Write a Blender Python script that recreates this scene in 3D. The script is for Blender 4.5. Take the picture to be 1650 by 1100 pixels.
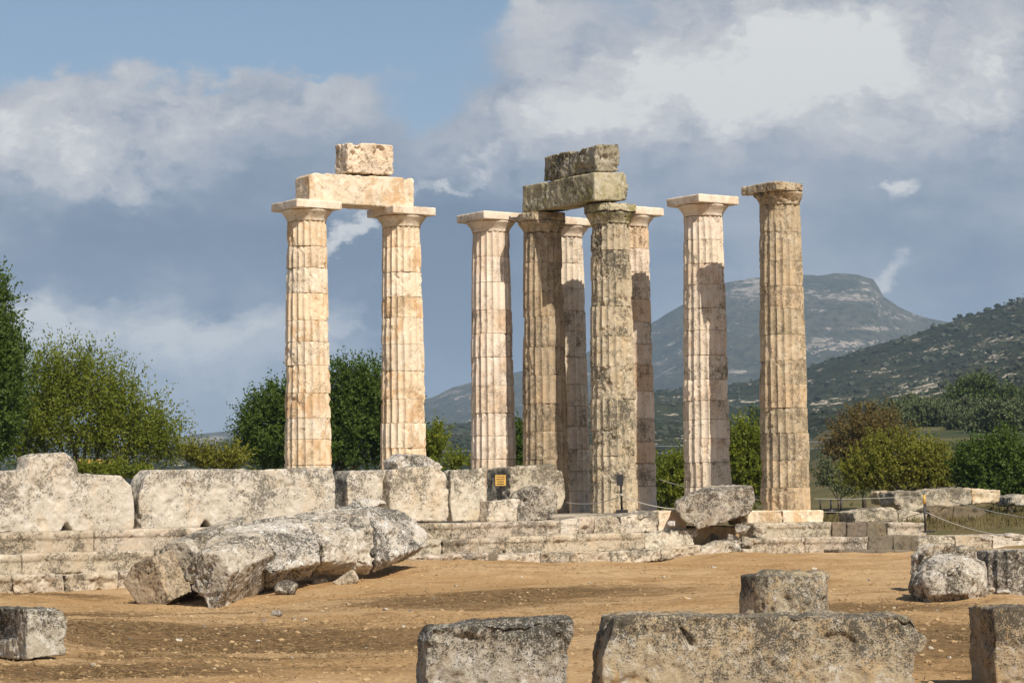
import bpy, bmesh, math, random
import numpy as np
from mathutils import Vector, Matrix
random.seed(7)
RNG = np.random.default_rng(11)
for o in list(bpy.data.objects): bpy.data.objects.remove(o)
scene = bpy.context.scene
col = scene.collection

# ---------------------------------------------------------------- camera
F_PX, CX, CY = 4000.0, 825.0, 550.0          # focal length in photo pixels (photo is 1650 x 1100)
PITCH, ROLL = math.atan(268/4000), 0.0125
CAM = np.array([0.0, 0.0, 2.0])
_F = np.array([0, math.cos(PITCH), math.sin(PITCH)])
_R = np.array([1.0, 0, 0]); _U = np.array([0, -math.sin(PITCH), math.cos(PITCH)])
CR = _R*math.cos(ROLL) - _U*math.sin(ROLL)
CU = _U*math.cos(ROLL) + _R*math.sin(ROLL)
cam_d = bpy.data.cameras.new('camera'); cam = bpy.data.objects.new('camera', cam_d); col.objects.link(cam)
cam_d.sensor_width = 36; cam_d.lens = 36*F_PX/1650; cam_d.clip_start = 0.5; cam_d.clip_end = 60000
M = Matrix.Identity(4)
for i in range(3):
    M[i][0] = CR[i]; M[i][1] = CU[i]; M[i][2] = -_F[i]; M[i][3] = CAM[i]
cam.matrix_world = M
scene.camera = cam

def ray(px, py): return _F + CR*(px-CX)/F_PX + CU*(CY-py)/F_PX
def at(px, py, Y):
    d = ray(px, py); return CAM + d*(Y/d[1])

# ---------------------------------------------------------------- sun, exposure
SUN_EL, SUN_AZ = math.radians(45), math.radians(31.5)   # the sun stands behind the camera, to its right
vs = scene.view_settings; vs.view_transform = 'Standard'; vs.look = 'None'; vs.exposure = 0.22; vs.gamma = 1.0
sd = bpy.data.lights.new('sun', 'SUN'); sd.energy = 5.0; sd.angle = math.radians(0.5); sd.color = (1.0, 0.93, 0.82)
sun = bpy.data.objects.new('sun', sd); col.objects.link(sun)
SUN_DIR = Vector((math.sin(SUN_AZ)*math.cos(SUN_EL), -math.cos(SUN_AZ)*math.cos(SUN_EL), math.sin(SUN_EL)))
sun.rotation_euler = SUN_DIR.to_track_quat('Z', 'Y').to_euler()
sun.location = (20, -20, 40)

def lin(r, g, b):
    f = lambda c: (c/255/12.92) if c/255 <= .04045 else ((c/255+.055)/1.055)**2.4
    return (f(r), f(g), f(b), 1.0)

# ---------------------------------------------------------------- node helper
class NT:
    def __init__(s, tree): s.t = tree; s.n = tree.nodes; s.l = tree.links; s.n.clear()
    def node(s, kind, **kw):
        n = s.n.new(kind)
        for k, v in kw.items(): setattr(n, k, v)
        return n
    def put(s, sock, v):
        if v is None: return
        if hasattr(v, 'is_output'): s.l.new(v, sock)
        else: sock.default_value = v
    def m(s, op, a, b=None, c=None, clamp=False):
        n = s.node('ShaderNodeMath', operation=op, use_clamp=clamp)
        for i, v in enumerate((a, b, c)): s.put(n.inputs[i], v)
        return n.outputs[0]
    def vm(s, op, a, b=None, scale=None):
        n = s.node('ShaderNodeVectorMath', operation=op)
        s.put(n.inputs[0], a); s.put(n.inputs[1], b)
        if scale is not None: s.put(n.inputs['Scale'], scale)
        return n.outputs[0]
    def noise(s, vec, scale, detail=4, rough=.55, dist=0, out=0, dim='3D'):
        n = s.node('ShaderNodeTexNoise', noise_dimensions=dim)
        s.put(n.inputs['Vector'], vec)
        n.inputs['Scale'].default_value = scale; n.inputs['Detail'].default_value = detail
        n.inputs['Roughness'].default_value = rough; n.inputs['Distortion'].default_value = dist
        return n.outputs[out]
    def ss(s, v, lo, hi, a=0.0, b=1.0):
        n = s.node('ShaderNodeMapRange', interpolation_type='SMOOTHSTEP')
        s.put(n.inputs[0], v)
        for i, x in ((1, lo), (2, hi), (3, a), (4, b)): s.put(n.inputs[i], x)
        return n.outputs[0]
    def mix(s, f, a, b, mode='MIX'):
        n = s.node('ShaderNodeMix', data_type='RGBA', blend_type=mode)
        s.put(n.inputs[0], f); s.put(n.inputs[6], a); s.put(n.inputs[7], b)
        return n.outputs[2]
    def xyz(s, v):
        n = s.node('ShaderNodeSeparateXYZ'); s.put(n.inputs[0], v); return n.outputs
    def comb(s, x, y, z):
        n = s.node('ShaderNodeCombineXYZ')
        for i, v in enumerate((x, y, z)): s.put(n.inputs[i], v)
        return n.outputs[0]

# ---------------------------------------------------------------- sky
world = bpy.data.worlds.new('World'); scene.world = world; world.use_nodes = True
W = NT(world.node_tree)
sky = W.node('ShaderNodeTexSky', sky_type='NISHITA', sun_disc=False)
sky.sun_elevation = SUN_EL; sky.sun_rotation = math.pi - SUN_AZ; sky.altitude = 300; sky.air_density = 1.0; sky.dust_density = 1.0; sky.ozone_density = 1.5
bg0 = W.node('ShaderNodeBackground'); bg0.inputs[1].default_value = 0.08
W.put(bg0.inputs[0], sky.outputs[0])
D = W.node('ShaderNodeTexCoord').outputs['Generated']
dx, dy, dz = W.xyz(D)
ysafe = W.m('MAXIMUM', dy, 0.05)
su = W.m('DIVIDE', dx, ysafe); sv = W.m('DIVIDE', dz, ysafe)
P2 = W.comb(su, sv, 0.0)
w1 = W.noise(W.vm('MULTIPLY', P2, (1.0, 1.7, 1)), 14, 5, .6, out=1)
w1 = W.vm('SCALE', W.vm('SUBTRACT', w1, (.5, .5, .5)), scale=0.055)
w2 = W.noise(W.vm('MULTIPLY', P2, (1.0, 1.5, 1)), 75, 5, .65, out=1)
w2 = W.vm('SCALE', W.vm('SUBTRACT', w2, (.5, .5, .5)), scale=0.016)
PW = W.vm('ADD', W.vm('ADD', P2, w1), w2)
wu, wv, _ = W.xyz(PW)
def blobs(lst):
    tot = None
    for px, py, rx, ry, amp in lst:
        d = ray(px, py); cu, cv = d[0]/d[1], d[2]/d[1]
        a = W.m('MULTIPLY', W.m('SUBTRACT', wu, float(cu)), F_PX/rx)
        b = W.m('MULTIPLY', W.m('SUBTRACT', wv, float(cv)), F_PX/ry)
        q = W.m('MULTIPLY_ADD', a, a, W.m('MULTIPLY', b, b))
        e = W.m('MULTIPLY', W.m('POWER', 2.718, W.m('MULTIPLY', q, -0.8)), amp)
        tot = e if tot is None else W.m('ADD', tot, e)
    return tot
front = W.ss(dy, 0.25, 0.6)
nz1 = W.m('SUBTRACT', W.noise(W.vm('MULTIPLY', P2, (1.0, 2.2, 1)), 22, 7, .6), .5)
nz2 = W.m('SUBTRACT', W.noise(W.vm('ADD', PW, (3.1, 1.7, 0)), 40, 8, .62), .5)
L1 = [(330,20,560,62,-1.7),(690,190,85,65,-1.3),(1210,243,190,20,-1.1),(560,60,200,50,-.6),(150,190,420,75,1.2),(470,180,170,70,.9),(330,290,260,60,1),(930,90,160,120,1),(1050,180,220,120,.9),(1300,300,330,90,.75),(1550,220,250,140,1),(900,320,260,70,1),(600,330,300,60,1),
      (250,480,600,220,2.0),(800,560,420,240,2.0),(1250,460,420,130,1.7),(1600,420,300,180,1.7),(1450,30,350,120,1),(880,-20,90,50,.8)]
L2 = [(300,395,290,75,1.4),(420,270,90,40,.8),(250,330,150,50,.7),(660,440,190,150,1.4),(350,490,110,20,.9),(790,450,190,160,1.1),(1090,420,120,90,.8),(1500,400,220,80,.9),(1480,285,200,40,.35),(720,320,140,35,.7),(300,670,400,40,.35),(760,570,160,80,.7),(1560,490,120,60,.7),(60,400,160,50,.5)]
L3 = [(870,205,130,60,1.1),(1000,150,120,70,.5),(600,310,160,30,.5),(120,170,240,60,.9),(480,150,110,35,.7),(380,160,150,40,.5),(95,510,110,50,2.0),(310,545,220,48,1.6),(520,515,110,60,1.7),(250,590,200,40,1.1),(930,110,90,80,.5),(1120,130,180,90,.8),(1500,180,230,60,.7),(1250,440,60,25,.3)]
L4 = [(70,262,170,50,1.2),(10,220,110,45,.8),(190,285,70,26,.8),(1330,100,200,80,1.35),(1230,40,130,70,1.0),(1480,60,190,70,1.1),(1180,160,130,45,.95),(1060,110,32,52,.85),(960,205,75,30,1.0),(870,12,50,24,1.0),(1620,110,90,60,.7)]
L5 = [(655,276,20,10,1.1),(692,272,18,11,1.0),(728,270,26,13,1.2),(768,254,22,17,1.1),(798,238,14,14,.8),(840,262,30,12,.6),(595,343,26,12,1.3),(572,360,20,18,1.4),(553,385,13,22,1.3),(542,412,7,14,1.0),(1436,306,22,20,1.2),(1410,299,24,9,.9),(1432,420,18,26,.9),(1402,442,40,12,.7),(538,272,12,6,.8)]
vo = W.node('ShaderNodeTexVoronoi', feature='SMOOTH_F1'); W.put(vo.inputs['Vector'], W.vm('MULTIPLY', PW, (1.0, 1.5, 1)))
vo.inputs['Scale'].default_value = 34; vo.inputs['Detail'].default_value = 4; vo.inputs['Roughness'].default_value = .6; vo.inputs['Smoothness'].default_value = .6
puff = W.m('SUBTRACT', .5, vo.outputs['Distance'])
b3, b4, b5 = blobs(L3), blobs(L4), blobs(L5)
lum = W.m('MULTIPLY_ADD', blobs(L2), -.25, .555)
lum = W.m('MULTIPLY_ADD', b3, .31, lum)
lum = W.m('MULTIPLY_ADD', b4, .33, lum)
hi = W.m('MINIMUM', W.m('ADD', b3, W.m('MULTIPLY', b4, 1.2)), 1.2)
lum = W.m('MULTIPLY_ADD', nz1, .50, lum)
lum = W.m('ADD', lum, W.m('MULTIPLY', nz2, W.m('MULTIPLY_ADD', hi, .50, .14)))
lum = W.m('ADD', lum, W.m('MULTIPLY', puff, W.m('MULTIPLY_ADD', hi, .30, .06)))
cr = W.node('ShaderNodeValToRGB'); W.put(cr.inputs[0], lum)
e = cr.color_ramp.elements; cr.color_ramp.interpolation = 'B_SPLINE'
for k_, (pos_, cc) in enumerate([(0.02, (100,118,141)), (.24, (123,138,158)), (.42, (155,164,178)), (.60, (191,191,195)), (.84, (213,213,212)), (1.0, (236,235,229))]):
    el_ = e[k_] if k_ < 2 else e.new(pos_)
    el_.position = pos_; el_.color = lin(*cc)
s1 = W.m('ADD', W.m('ADD', blobs(L1), W.m('MULTIPLY', b4, .8)), W.m('ADD', W.m('MULTIPLY', nz1, 1.1), W.m('MULTIPLY', nz2, .55)))
f1 = W.m('MULTIPLY', W.ss(s1, .05, .95), front)
s5 = W.m('ADD', b5, W.m('ADD', W.m('MULTIPLY', nz2, 1.5), W.m('MULTIPLY', puff, .45)))
f5 = W.m('MULTIPLY', W.m('MULTIPLY', W.ss(s5, .12, 1.35), .95), front)
c5 = W.mix(f5, cr.outputs[0], W.mix(W.m('MULTIPLY_ADD', nz2, 2.0, .6, clamp=True), lin(205,206,210), lin(240,237,230)))
inv = W.m('MULTIPLY', W.m('SUBTRACT', 1.0, f1), W.m('SUBTRACT', 1.0, f5))
bg1 = W.node('ShaderNodeBackground'); bg1.inputs[1].default_value = 0.87; W.put(bg1.inputs[0], c5)
mx = W.node('ShaderNodeMixShader'); W.put(mx.inputs[0], W.m('SUBTRACT', 1.0, inv)); W.l.new(bg0.outputs[0], mx.inputs[1]); W.l.new(bg1.outputs[0], mx.inputs[2])
wo = W.node('ShaderNodeOutputWorld'); W.l.new(mx.outputs[0], wo.inputs[0])

# ---------------------------------------------------------------- numpy noise
def _h(x, y, z, s):
    n = (x*374761393 + y*668265263 + z*2147483647 + s*144665) & 0xffffffff
    n = ((n ^ (n >> 13))*1274126177) & 0xffffffff
    n = ((n ^ (n >> 15))*2246822519) & 0xffffffff
    return ((n ^ (n >> 16)) & 0xffff)/65535.0
def vnoise(p, s=0):
    p = np.asarray(p, float); i = np.floor(p).astype(np.int64); f = p-i; f = f*f*f*(f*(f*6-15)+10)
    r = 0
    for a in (0, 1):
        wx = f[:, 0] if a else 1-f[:, 0]
        for b in (0, 1):
            wy = f[:, 1] if b else 1-f[:, 1]
            for c in (0, 1):
                wz = f[:, 2] if c else 1-f[:, 2]
                r = r + wx*wy*wz*_h(i[:, 0]+a, i[:, 1]+b, i[:, 2]+c, s)
    return r*2-1
def fbm(p, o=4, s=0, g=.5):
    r = 0; a = 1; t = 0; p = np.array(p, float)
    for k in range(o):
        r = r + a*vnoise(p, s+k*17); t += a; a *= g; p = p*2.03+11.7
    return r/t
def sst(x, a, b):
    t = np.clip((x-a)/(b-a), 0, 1); return t*t*(3-2*t)

# ---------------------------------------------------------------- object helpers
def tag(o, label=None, cat=None, group=None, kind='thing'):
    if label: o['label'] = label
    if cat: o['category'] = cat
    if group: o['group'] = group
    if kind: o['kind'] = kind
    return o
def empty(name, loc):
    o = bpy.data.objects.new(name, None); o.location = loc; o.empty_display_size = .2; col.objects.link(o); return o
def meshobj(name, V, Fc, mat, parent=None, origin=None, smooth=True, color=None):
    V = np.asarray(V, float)
    if origin is None: origin = np.array([V[:, 0].mean(), V[:, 1].mean(), V[:, 2].min()]) if parent is None else np.array(parent['wloc'])
    origin = np.asarray(origin, float)
    me = bpy.data.meshes.new(name); me.from_pydata((V-origin).tolist(), [], Fc.tolist() if hasattr(Fc, 'tolist') else Fc)
    me.update()
    me.polygons.foreach_set('use_smooth', [smooth]*len(me.polygons))
    if mat: me.materials.append(mat)
    o = bpy.data.objects.new(name, me); col.objects.link(o)
    if parent is not None: o.parent = parent; o.location = origin-np.array(parent['wloc'])
    else: o.location = origin
    if color: o.color = (*color, 1)
    return o
def root(name, loc, *a, **k):
    o = empty(name, loc); o['wloc'] = [float(x) for x in loc]; tag(o, *a, **k); return o

def prism(poly, back):
    """front polygon (n x 3) pushed back by the vector back -> closed mesh"""
    n = len(poly); V = np.vstack([poly, poly+back])
    Fc = [list(range(n-1, -1, -1)), list(range(n, 2*n))]
    for i in range(n):
        j = (i+1) % n; Fc.append([i, j, n+j, n+i])
    return V, Fc
def hull(pts):
    bm = bmesh.new()
    for p in pts: bm.verts.new(p)
    r = bmesh.ops.convex_hull(bm, input=bm.verts)
    bmesh.ops.delete(bm, geom=[g for g in r['geom_interior'] if isinstance(g, bmesh.types.BMVert)], context='VERTS')
    bm.verts.index_update()
    V = np.array([v.co[:] for v in bm.verts]); Fc = [[v.index for v in f.verts] for f in bm.faces]; bm.free(); return V, Fc
def remesh(solids, voxel):
    V = []; Fc = []; k = 0
    for v, f in solids:
        V.append(v); Fc += [[i+k for i in q] for q in f]; k += len(v)
    me = bpy.data.meshes.new('tmp'); me.from_pydata(np.vstack(V).tolist(), [], Fc)
    bm = bmesh.new(); bm.from_mesh(me); bmesh.ops.recalc_face_normals(bm, faces=bm.faces); bm.to_mesh(me); bm.free()
    o = bpy.data.objects.new('tmp', me); col.objects.link(o)
    md = o.modifiers.new('r', 'REMESH'); md.mode = 'VOXEL'; md.voxel_size = voxel; md.adaptivity = 0
    dg = bpy.context.evaluated_depsgraph_get(); ev = o.evaluated_get(dg); m2 = ev.to_mesh()
    n = len(m2.vertices); co = np.empty(n*3); m2.vertices.foreach_get('co', co); no = np.empty(n*3); m2.vertex_normals.foreach_get('vector', no)
    fc = [list(p.vertices) for p in m2.polygons]
    ev.to_mesh_clear(); bpy.data.objects.remove(o); bpy.data.meshes.remove(me)
    return co.reshape(-1, 3), no.reshape(-1, 3), fc
def erode(co, no, big=.03, mid=.02, fine=.008, pit=.02, s=0, fs=1.0):
    d = big*fbm(co*1.3, 3, s) + mid*fbm(co*4.2*fs, 4, s+5) + fine*fbm(co*17*fs, 3, s+9)
    pn = fbm(co*8*fs, 4, s+21, .6); d -= pit*sst(pn, .12, .45)
    chip = fbm(co*2.3*fs, 3, s+33); d -= 1.6*pit*sst(chip, .25, .5)
    return co + no*d[:, None]
_seed = [3]
def stone(name, solids, mat, voxel=.04, er=(.03, .02, .008, .02), fs=1.0, parent=None, color=None, clip=None):
    _seed[0] += 13
    co, no, fc = remesh(solids, voxel)
    co = erode(co, no, *er, s=_seed[0], fs=fs)
    if clip is not None: co = clip(co)
    return meshobj(name, co, fc, mat, parent, color=color)

# ---------------------------------------------------------------- stone materials
def stone_mat(name, base, base2, stain, stain_amt, lichen, lichen_amt, pale=None, pale_amt=0.0, bump=.6, fine=1.0, streak=0.0, pitc=.45, ll=.505, topl=0.0):
    mt = bpy.data.materials.new(name); mt.use_nodes = True; N = NT(mt.node_tree)
    pos = N.node('ShaderNodeNewGeometry').outputs['Position']
    oi = N.node('ShaderNodeObjectInfo')
    off = N.comb(N.m('MULTIPLY', oi.outputs['Random'], 37.0), N.m('MULTIPLY', oi.outputs['Random'], 11.0), 0.0)
    p = N.vm('ADD', pos, off)
    big = N.noise(p, .9, 5, .6); mid = N.noise(p, 5.0*fine, 7, .68); fin = N.noise(p, 19*fine, 6, .75); grain = N.noise(p, 60*fine, 3, .7)
    c = N.mix(N.ss(N.m('MULTIPLY_ADD', big, .55, N.m('MULTIPLY', mid, .45)), .36, .64), base, base2)
    st = N.noise(N.vm('MULTIPLY', p, (1, 1, .55)), 1.5*fine, 6, .6, 0.6)
    c = N.mix(N.m('MULTIPLY', N.ss(st, .5, .64), stain_amt), c, stain)
    if streak:
        sk = N.noise(N.vm('MULTIPLY', p, (5, 5, .45)), 1.6, 4, .6)
        c = N.mix(N.m('MULTIPLY', N.ss(sk, .5, .68), streak), c, lichen)
    if pale_amt:
        pl = N.noise(N.vm('ADD', p, (5.2, 1.3, 8.8)), 3.1*fine, 7, .7)
        c = N.mix(N.m('MULTIPLY', N.ss(pl, .52, .62), pale_amt), c, pale)
    lm = N.m('MULTIPLY_ADD', fin, .62, N.m('MULTIPLY_ADD', mid, .34, N.m('MULTIPLY', N.m('SUBTRACT', big, .5), .42)))
    if topl:
        gz_ = N.xyz(N.node('ShaderNodeTexCoord').outputs['Generated'])[2]; lm = N.m('MULTIPLY_ADD', N.m('SUBTRACT', gz_, .5), topl, lm)
    c = N.mix(N.m('MULTIPLY', N.ss(lm, ll, ll+.06), lichen_amt), c, lichen)
    c = N.mix(N.ss(N.m('MULTIPLY_ADD', grain, .5, N.m('MULTIPLY', fin, .5)), .33, .43, pitc, 0.0), c, tuple(x*.30 for x in lichen[:3])+(1,))
    c = N.mix(1.0, c, N.mix(grain, (.82, .82, .82, 1), (1.16, 1.15, 1.13, 1)), 'MULTIPLY')
    c = N.mix(1.0, c, oi.outputs['Color'], 'MULTIPLY')
    b = N.node('ShaderNodeBsdfPrincipled'); b.inputs['Roughness'].default_value = .92; b.inputs['Specular IOR Level'].default_value = .15
    N.put(b.inputs['Base Color'], c)
    bp = N.node('ShaderNodeBump'); bp.inputs['Strength'].default_value = bump; bp.inputs['Distance'].default_value = .05
    N.put(bp.inputs['Height'], N.m('MULTIPLY_ADD', mid, .6, N.m('MULTIPLY_ADD', fin, .45, N.m('MULTIPLY', grain, .16))))
    N.put(b.inputs['Normal'], bp.outputs[0])
    o = N.node('ShaderNodeOutputMaterial'); N.l.new(b.outputs[0], o.inputs[0]); return mt
LICH = (.085, .078, .062, 1)
S_CREAM = stone_mat('cream_limestone', (.74, .62, .47, 1), (.64, .51, .36, 1), (.54, .34, .17, 1), .75, (.20, .165, .115, 1), .5, (.80, .72, .60, 1), .6, .4, pitc=.3)
S_WHITE = stone_mat('pale_limestone', (.74, .63, .505, 1), (.65, .53, .41, 1), (.55, .37, .23, 1), .45, (.17, .14, .105, 1), .55, (.80, .72, .62, 1), .5, .4, pitc=.3)
S_MOTTLE = stone_mat('mottled_limestone', (.72, .61, .48, 1), (.62, .51, .39, 1), (.54, .38, .24, 1), .4, (.15, .13, .095, 1), .8, (.76, .69, .58, 1), .5, .7, ll=.497)
S_SAWN = stone_mat('sawn_limestone', (.78, .66, .53, 1), (.68, .56, .43, 1), (.58, .42, .27, 1), .55, (.28, .22, .15, 1), .45, None, 0, .22, pitc=.15)
S_OCHRE = stone_mat('ochre_limestone', (.53, .42, .285, 1), (.43, .34, .225, 1), (.56, .41, .24, 1), .5, (.14, .12, .085, 1), .75, (.63, .55, .42, 1), .6, .9, streak=.2, ll=.49, fine=1.2)
S_SPECK = stone_mat('speckled_limestone', (.57, .47, .33, 1), (.46, .38, .26, 1), (.54, .40, .23, 1), .45, (.09, .08, .06, 1), .9, (.66, .58, .44, 1), .6, 1.0, streak=.2, ll=.488, fine=1.3)
S_MOSS = stone_mat('lichened_limestone', (.46, .40, .27, 1), (.36, .31, .19, 1), (.27, .235, .075, 1), .75, (.09, .083, .055, 1), .85, (.56, .52, .42, 1), .7, .8, ll=.495)
S_GREY = stone_mat('grey_limestone', (.60, .53, .43, 1), (.50, .44, .35, 1), (.60, .47, .32, 1), .45, (.14, .125, .10, 1), .85, (.70, .65, .58, 1), .6, .9, ll=.487, topl=.10)
S_ROUGH = stone_mat('rough_limestone', (.62, .56, .475, 1), (.47, .425, .36, 1), (.50, .385, .26, 1), .4, (.105, .096, .08, 1), .95, (.80, .77, .72, 1), .8, 1.3, ll=.474, fine=1.35)
S_STEP = stone_mat('step_limestone', (.52, .44, .335, 1), (.42, .355, .265, 1), (.54, .41, .27, 1), .4, (.13, .113, .085, 1), .85, (.66, .59, .49, 1), .6, .9, ll=.480)
S_DARK = stone_mat('dark_limestone_and_shade', (.20, .165, .12, 1), (.15, .125, .09, 1), (.27, .2, .12, 1), .5, (.07, .062, .05, 1), .7, None, 0, .8)  # dark stone; on the step courses its tone paints in shadow
S_FRONT = stone_mat('coarse_limestone', (.64, .52, .345, 1), (.52, .43, .31, 1), (.66, .45, .22, 1), .6, (.11, .10, .078, 1), .92, (.76, .71, .62, 1), .75, 1.3, fine=2.8, ll=.492, topl=.15)
S_FGREY = stone_mat('coarse_grey_limestone', (.60, .55, .46, 1), (.46, .42, .345, 1), (.55, .43, .28, 1), .4, (.085, .078, .064, 1), .95, (.82, .79, .73, 1), .85, 1.3, fine=2.8, ll=.476, topl=.13)

def plain(name, c, rough=.6, metal=0.0):
    mt = bpy.data.materials.new(name); mt.use_nodes = True; N = NT(mt.node_tree)
    b = N.node('ShaderNodeBsdfPrincipled'); b.inputs['Roughness'].default_value = rough; b.inputs['Metallic'].default_value = metal
    pos = N.node('ShaderNodeNewGeometry').outputs['Position']; n = N.noise(pos, 9, 5)
    N.put(b.inputs['Base Color'], N.mix(n, tuple(x*.8 for x in c[:3])+(1,), tuple(min(1, x*1.2) for x in c[:3])+(1,)))
    o = N.node('ShaderNodeOutputMaterial'); N.l.new(b.outputs[0], o.inputs[0]); return mt
M_IRON = plain('dark_painted_iron', (.025, .022, .022, 1), .5)
M_YELLOW = plain('yellow_paint', (.58, .34, .07, 1), .5)
M_ROPE = plain('white_rope', (.42, .39, .33, 1), .9)
M_CABLE = plain('grey_cable', (.30, .31, .32, 1), .6)
M_BARK = plain('bark', (.10, .075, .05, 1), .95)
M_ROOF = plain('ochre_roof', (.55, .33, .10, 1), .8)
M_WALL = plain('brown_render', (.10, .08, .05, 1), .8)

# ---------------------------------------------------------------- temple frame
AX = math.radians(35)
U = np.array([math.cos(AX), math.sin(AX), 0]); Vv = np.array([math.sin(AX), -math.cos(AX), 0])   # U: along the front steps (right and away); Vv: out of the steps
C9 = np.array([8.52, 78.3, 1.80])
def on_plane(px, py, q=None, n=Vv, p0=None):
    if p0 is None: p0 = C9 + Vv*q
    d = ray(px, py); t = np.dot(p0-CAM, n)/np.dot(d, n); return CAM + d*t
def outline(pts, q=None, n=Vv, p0=None): return np.array([on_plane(x, y, q, n, p0) for x, y in pts])
def slab(pts, q, depth, n=Vv, p0=None):
    return prism(outline(pts, q, n, p0), -n*depth)

# ---------------------------------------------------------------- ground
GC = []   # control points: photo pixel and distance -> 3D
for px, py, Y in [(300,1099,30),(950,1099,29),(1550,1099,29),(40,1058,34),(400,1050,39),(700,1000,45),(950,990,46),(1270,1010,39),(1400,975,46),(1530,960,48),(1620,955,49),
                  (180,972,58),(345,983,56),(430,955,58),(520,935,61),(640,910,65),(700,902,67),(900,909,70),(1050,905,72),(1190,888,74),(1300,893,74.5),(1400,899,73),(1480,897,71),(1640,900,66),
                  (60,955,60.5),(0,958,60),(-120,960,57),(-200,1010,40),(1800,960,50),(1800,1040,33)]:
    GC.append(at(px, py, Y))
GC = np.array(GC + [np.array(p) for p in [(-30,30,-.1),(30,30,.1),(-40,60,-.2),(40,60,1.0),(0,10,0),(-20,5,0),(20,5,0),(-45,95,.9),(0,100,1.1),(15,100,1.25),(22,96,1.3),(45,100,1.5),(-20,90,.7),(-30,115,1.1),(30,120,1.6),(0,125,1.3),(60,60,1.2),(-60,60,-.2)]])
def ground_z(x, y):
    x = np.asarray(x, float); y = np.asarray(y, float)
    num = np.zeros_like(x); den = np.full_like(x, 1e-9)
    for c in GC:
        d2 = (x-c[0])**2+((y-c[1])*.75)**2+1.5
        w = d2**-2; num += w*c[2]; den += w
    near = num/den
    r = np.hypot(x, y); k = sst(r, 105, 150)
    az = x/np.maximum(np.abs(y), 1.0)
    far = 1.4 + sst(az, .07, .15)*np.where(y > 0, 1, 0)*np.clip((r-140)*.0505, 0, 24)
    z = near*(1-k)+far*k
    p = np.stack([x, y, np.zeros_like(x)], -1)
    a = sst(120-r, 0, 20)
    return z + a*(.06*fbm(p*.5, 3, 4)+.04*fbm(p*2.0, 3, 8)+.014*fbm(p*7, 3, 14))
ang = np.concatenate([np.linspace(-180, -16, 60)[:-1], np.linspace(-16, 16, 420), np.linspace(16, 180, 60)[1:]])
rad = np.concatenate([np.array([.3, 2, 5, 9, 13, 17, 20]), np.linspace(22, 82, 380), np.linspace(82, 150, 90)[1:], np.geomspace(150, 14000, 60)[1:]])
A_, R_ = np.meshgrid(np.radians(ang), rad); gx = (R_*np.sin(A_)).ravel(); gy = (R_*np.cos(A_)).ravel()
gz = ground_z(gx, gy); nr, na = R_.shape
idx = np.arange(nr*na).reshape(nr, na)
gf = np.stack([idx[:-1, :-1], idx[:-1, 1:], idx[1:, 1:], idx[1:, :-1]], -1).reshape(-1, 4)
mt = bpy.data.materials.new('dry_earth'); mt.use_nodes = True; N = NT(mt.node_tree)
pos = N.node('ShaderNodeNewGeometry').outputs['Position']; px_, py_, pz_ = N.xyz(pos)
n1 = N.noise(pos, .25, 6, .6); n2 = N.noise(N.vm('MULTIPLY', pos, (.45, 1, 1)), 1.1, 7, .65); n3 = N.noise(pos, 7, 6, .7); n4 = N.noise(pos, 30, 4, .7)
c = N.mix(N.ss(n1, .38, .62), (.46, .29, .135, 1), (.55, .375, .20, 1))
c = N.mix(N.m('MULTIPLY', N.ss(n2, .5, .66), .55), c, (.42, .235, .09, 1))
def gpatch(lst):
    tot = None
    for px, py, Y, rx, ry in lst:
        q = at(px, py, Y)
        a = N.m('DIVIDE', N.m('SUBTRACT', px_, float(q[0])), rx); b = N.m('DIVIDE', N.m('SUBTRACT', py_, float(q[1])), ry)
        e = N.m('POWER', 2.718, N.m('MULTIPLY', N.m('MULTIPLY_ADD', a, a, N.m('MULTIPLY', b, b)), -1.0))
        tot = e if tot is None else N.m('ADD', tot, e)
    return tot
thatch = N.m('ADD', gpatch([(560,1030,40,3.5,2.2),(760,965,52,3.2,3.0),(880,955,55,3.0,1.6),(350,1070,35,2.2,1.4),(300,1000,43,2.6,2.0),(1540,1040,35,3.0,4.5),(120,1010,42,3,2.5),(250,1085,32,2.5,1.0),(1400,975,45,2.0,1.6),(60,935,60,3,.6),(160,960,50,3,2),(60,1090,31,1.5,1.)]),
             N.m('MULTIPLY', N.m('SUBTRACT', n2, .5), 2.2))
thatch = N.m('ADD', thatch, N.m('MULTIPLY', N.m('SUBTRACT', n3, .5), 3.6))
c = N.mix(N.m('MULTIPLY', N.ss(thatch, .12, .8), .95), c, N.mix(N.ss(n3, .4, .62), (.115, .07, .03, 1), (.25, .155, .068, 1)))
c = N.mix(1.0, c, N.mix(N.ss(n3, .3, .7), (.74, .72, .69, 1), (1.18, 1.17, 1.15, 1)), 'MULTIPLY')
n5 = N.noise(pos, 85, 3, .7)
c = N.mix(1.0, c, N.mix(n5, (.55, .52, .5, 1), (1.42, 1.42, 1.42, 1)), 'MULTIPLY')
c = N.mix(N.ss(n4, .60, .70), c, (.60, .47, .29, 1))
c = N.mix(N.ss(n4, .36, .28), c, (.20, .115, .05, 1))
rr = N.m('SQRT', N.m('MULTIPLY_ADD', px_, px_, N.m('MULTIPLY', py_, py_)))
g1 = N.noise(pos, .06, 6, .6); g2 = N.noise(pos, .9, 6, .7)
grass = N.mix(N.ss(g1, .4, .6), (.12, .10, .042, 1), (.19, .145, .068, 1)); grass = N.mix(N.ss(g2, .45, .65), grass, (.10, .10, .035, 1))
grass = N.mix(N.ss(rr, 160, 260), grass, N.mix(N.ss(N.noise(pos, .012, 5, .6), .42, .58), (.055, .065, .028, 1), (.17, .135, .065, 1)))
gm = N.ss(N.m('ADD', rr, N.m('MULTIPLY', n1, 12.0)), 84, 92)
c = N.mix(gm, c, grass)
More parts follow.
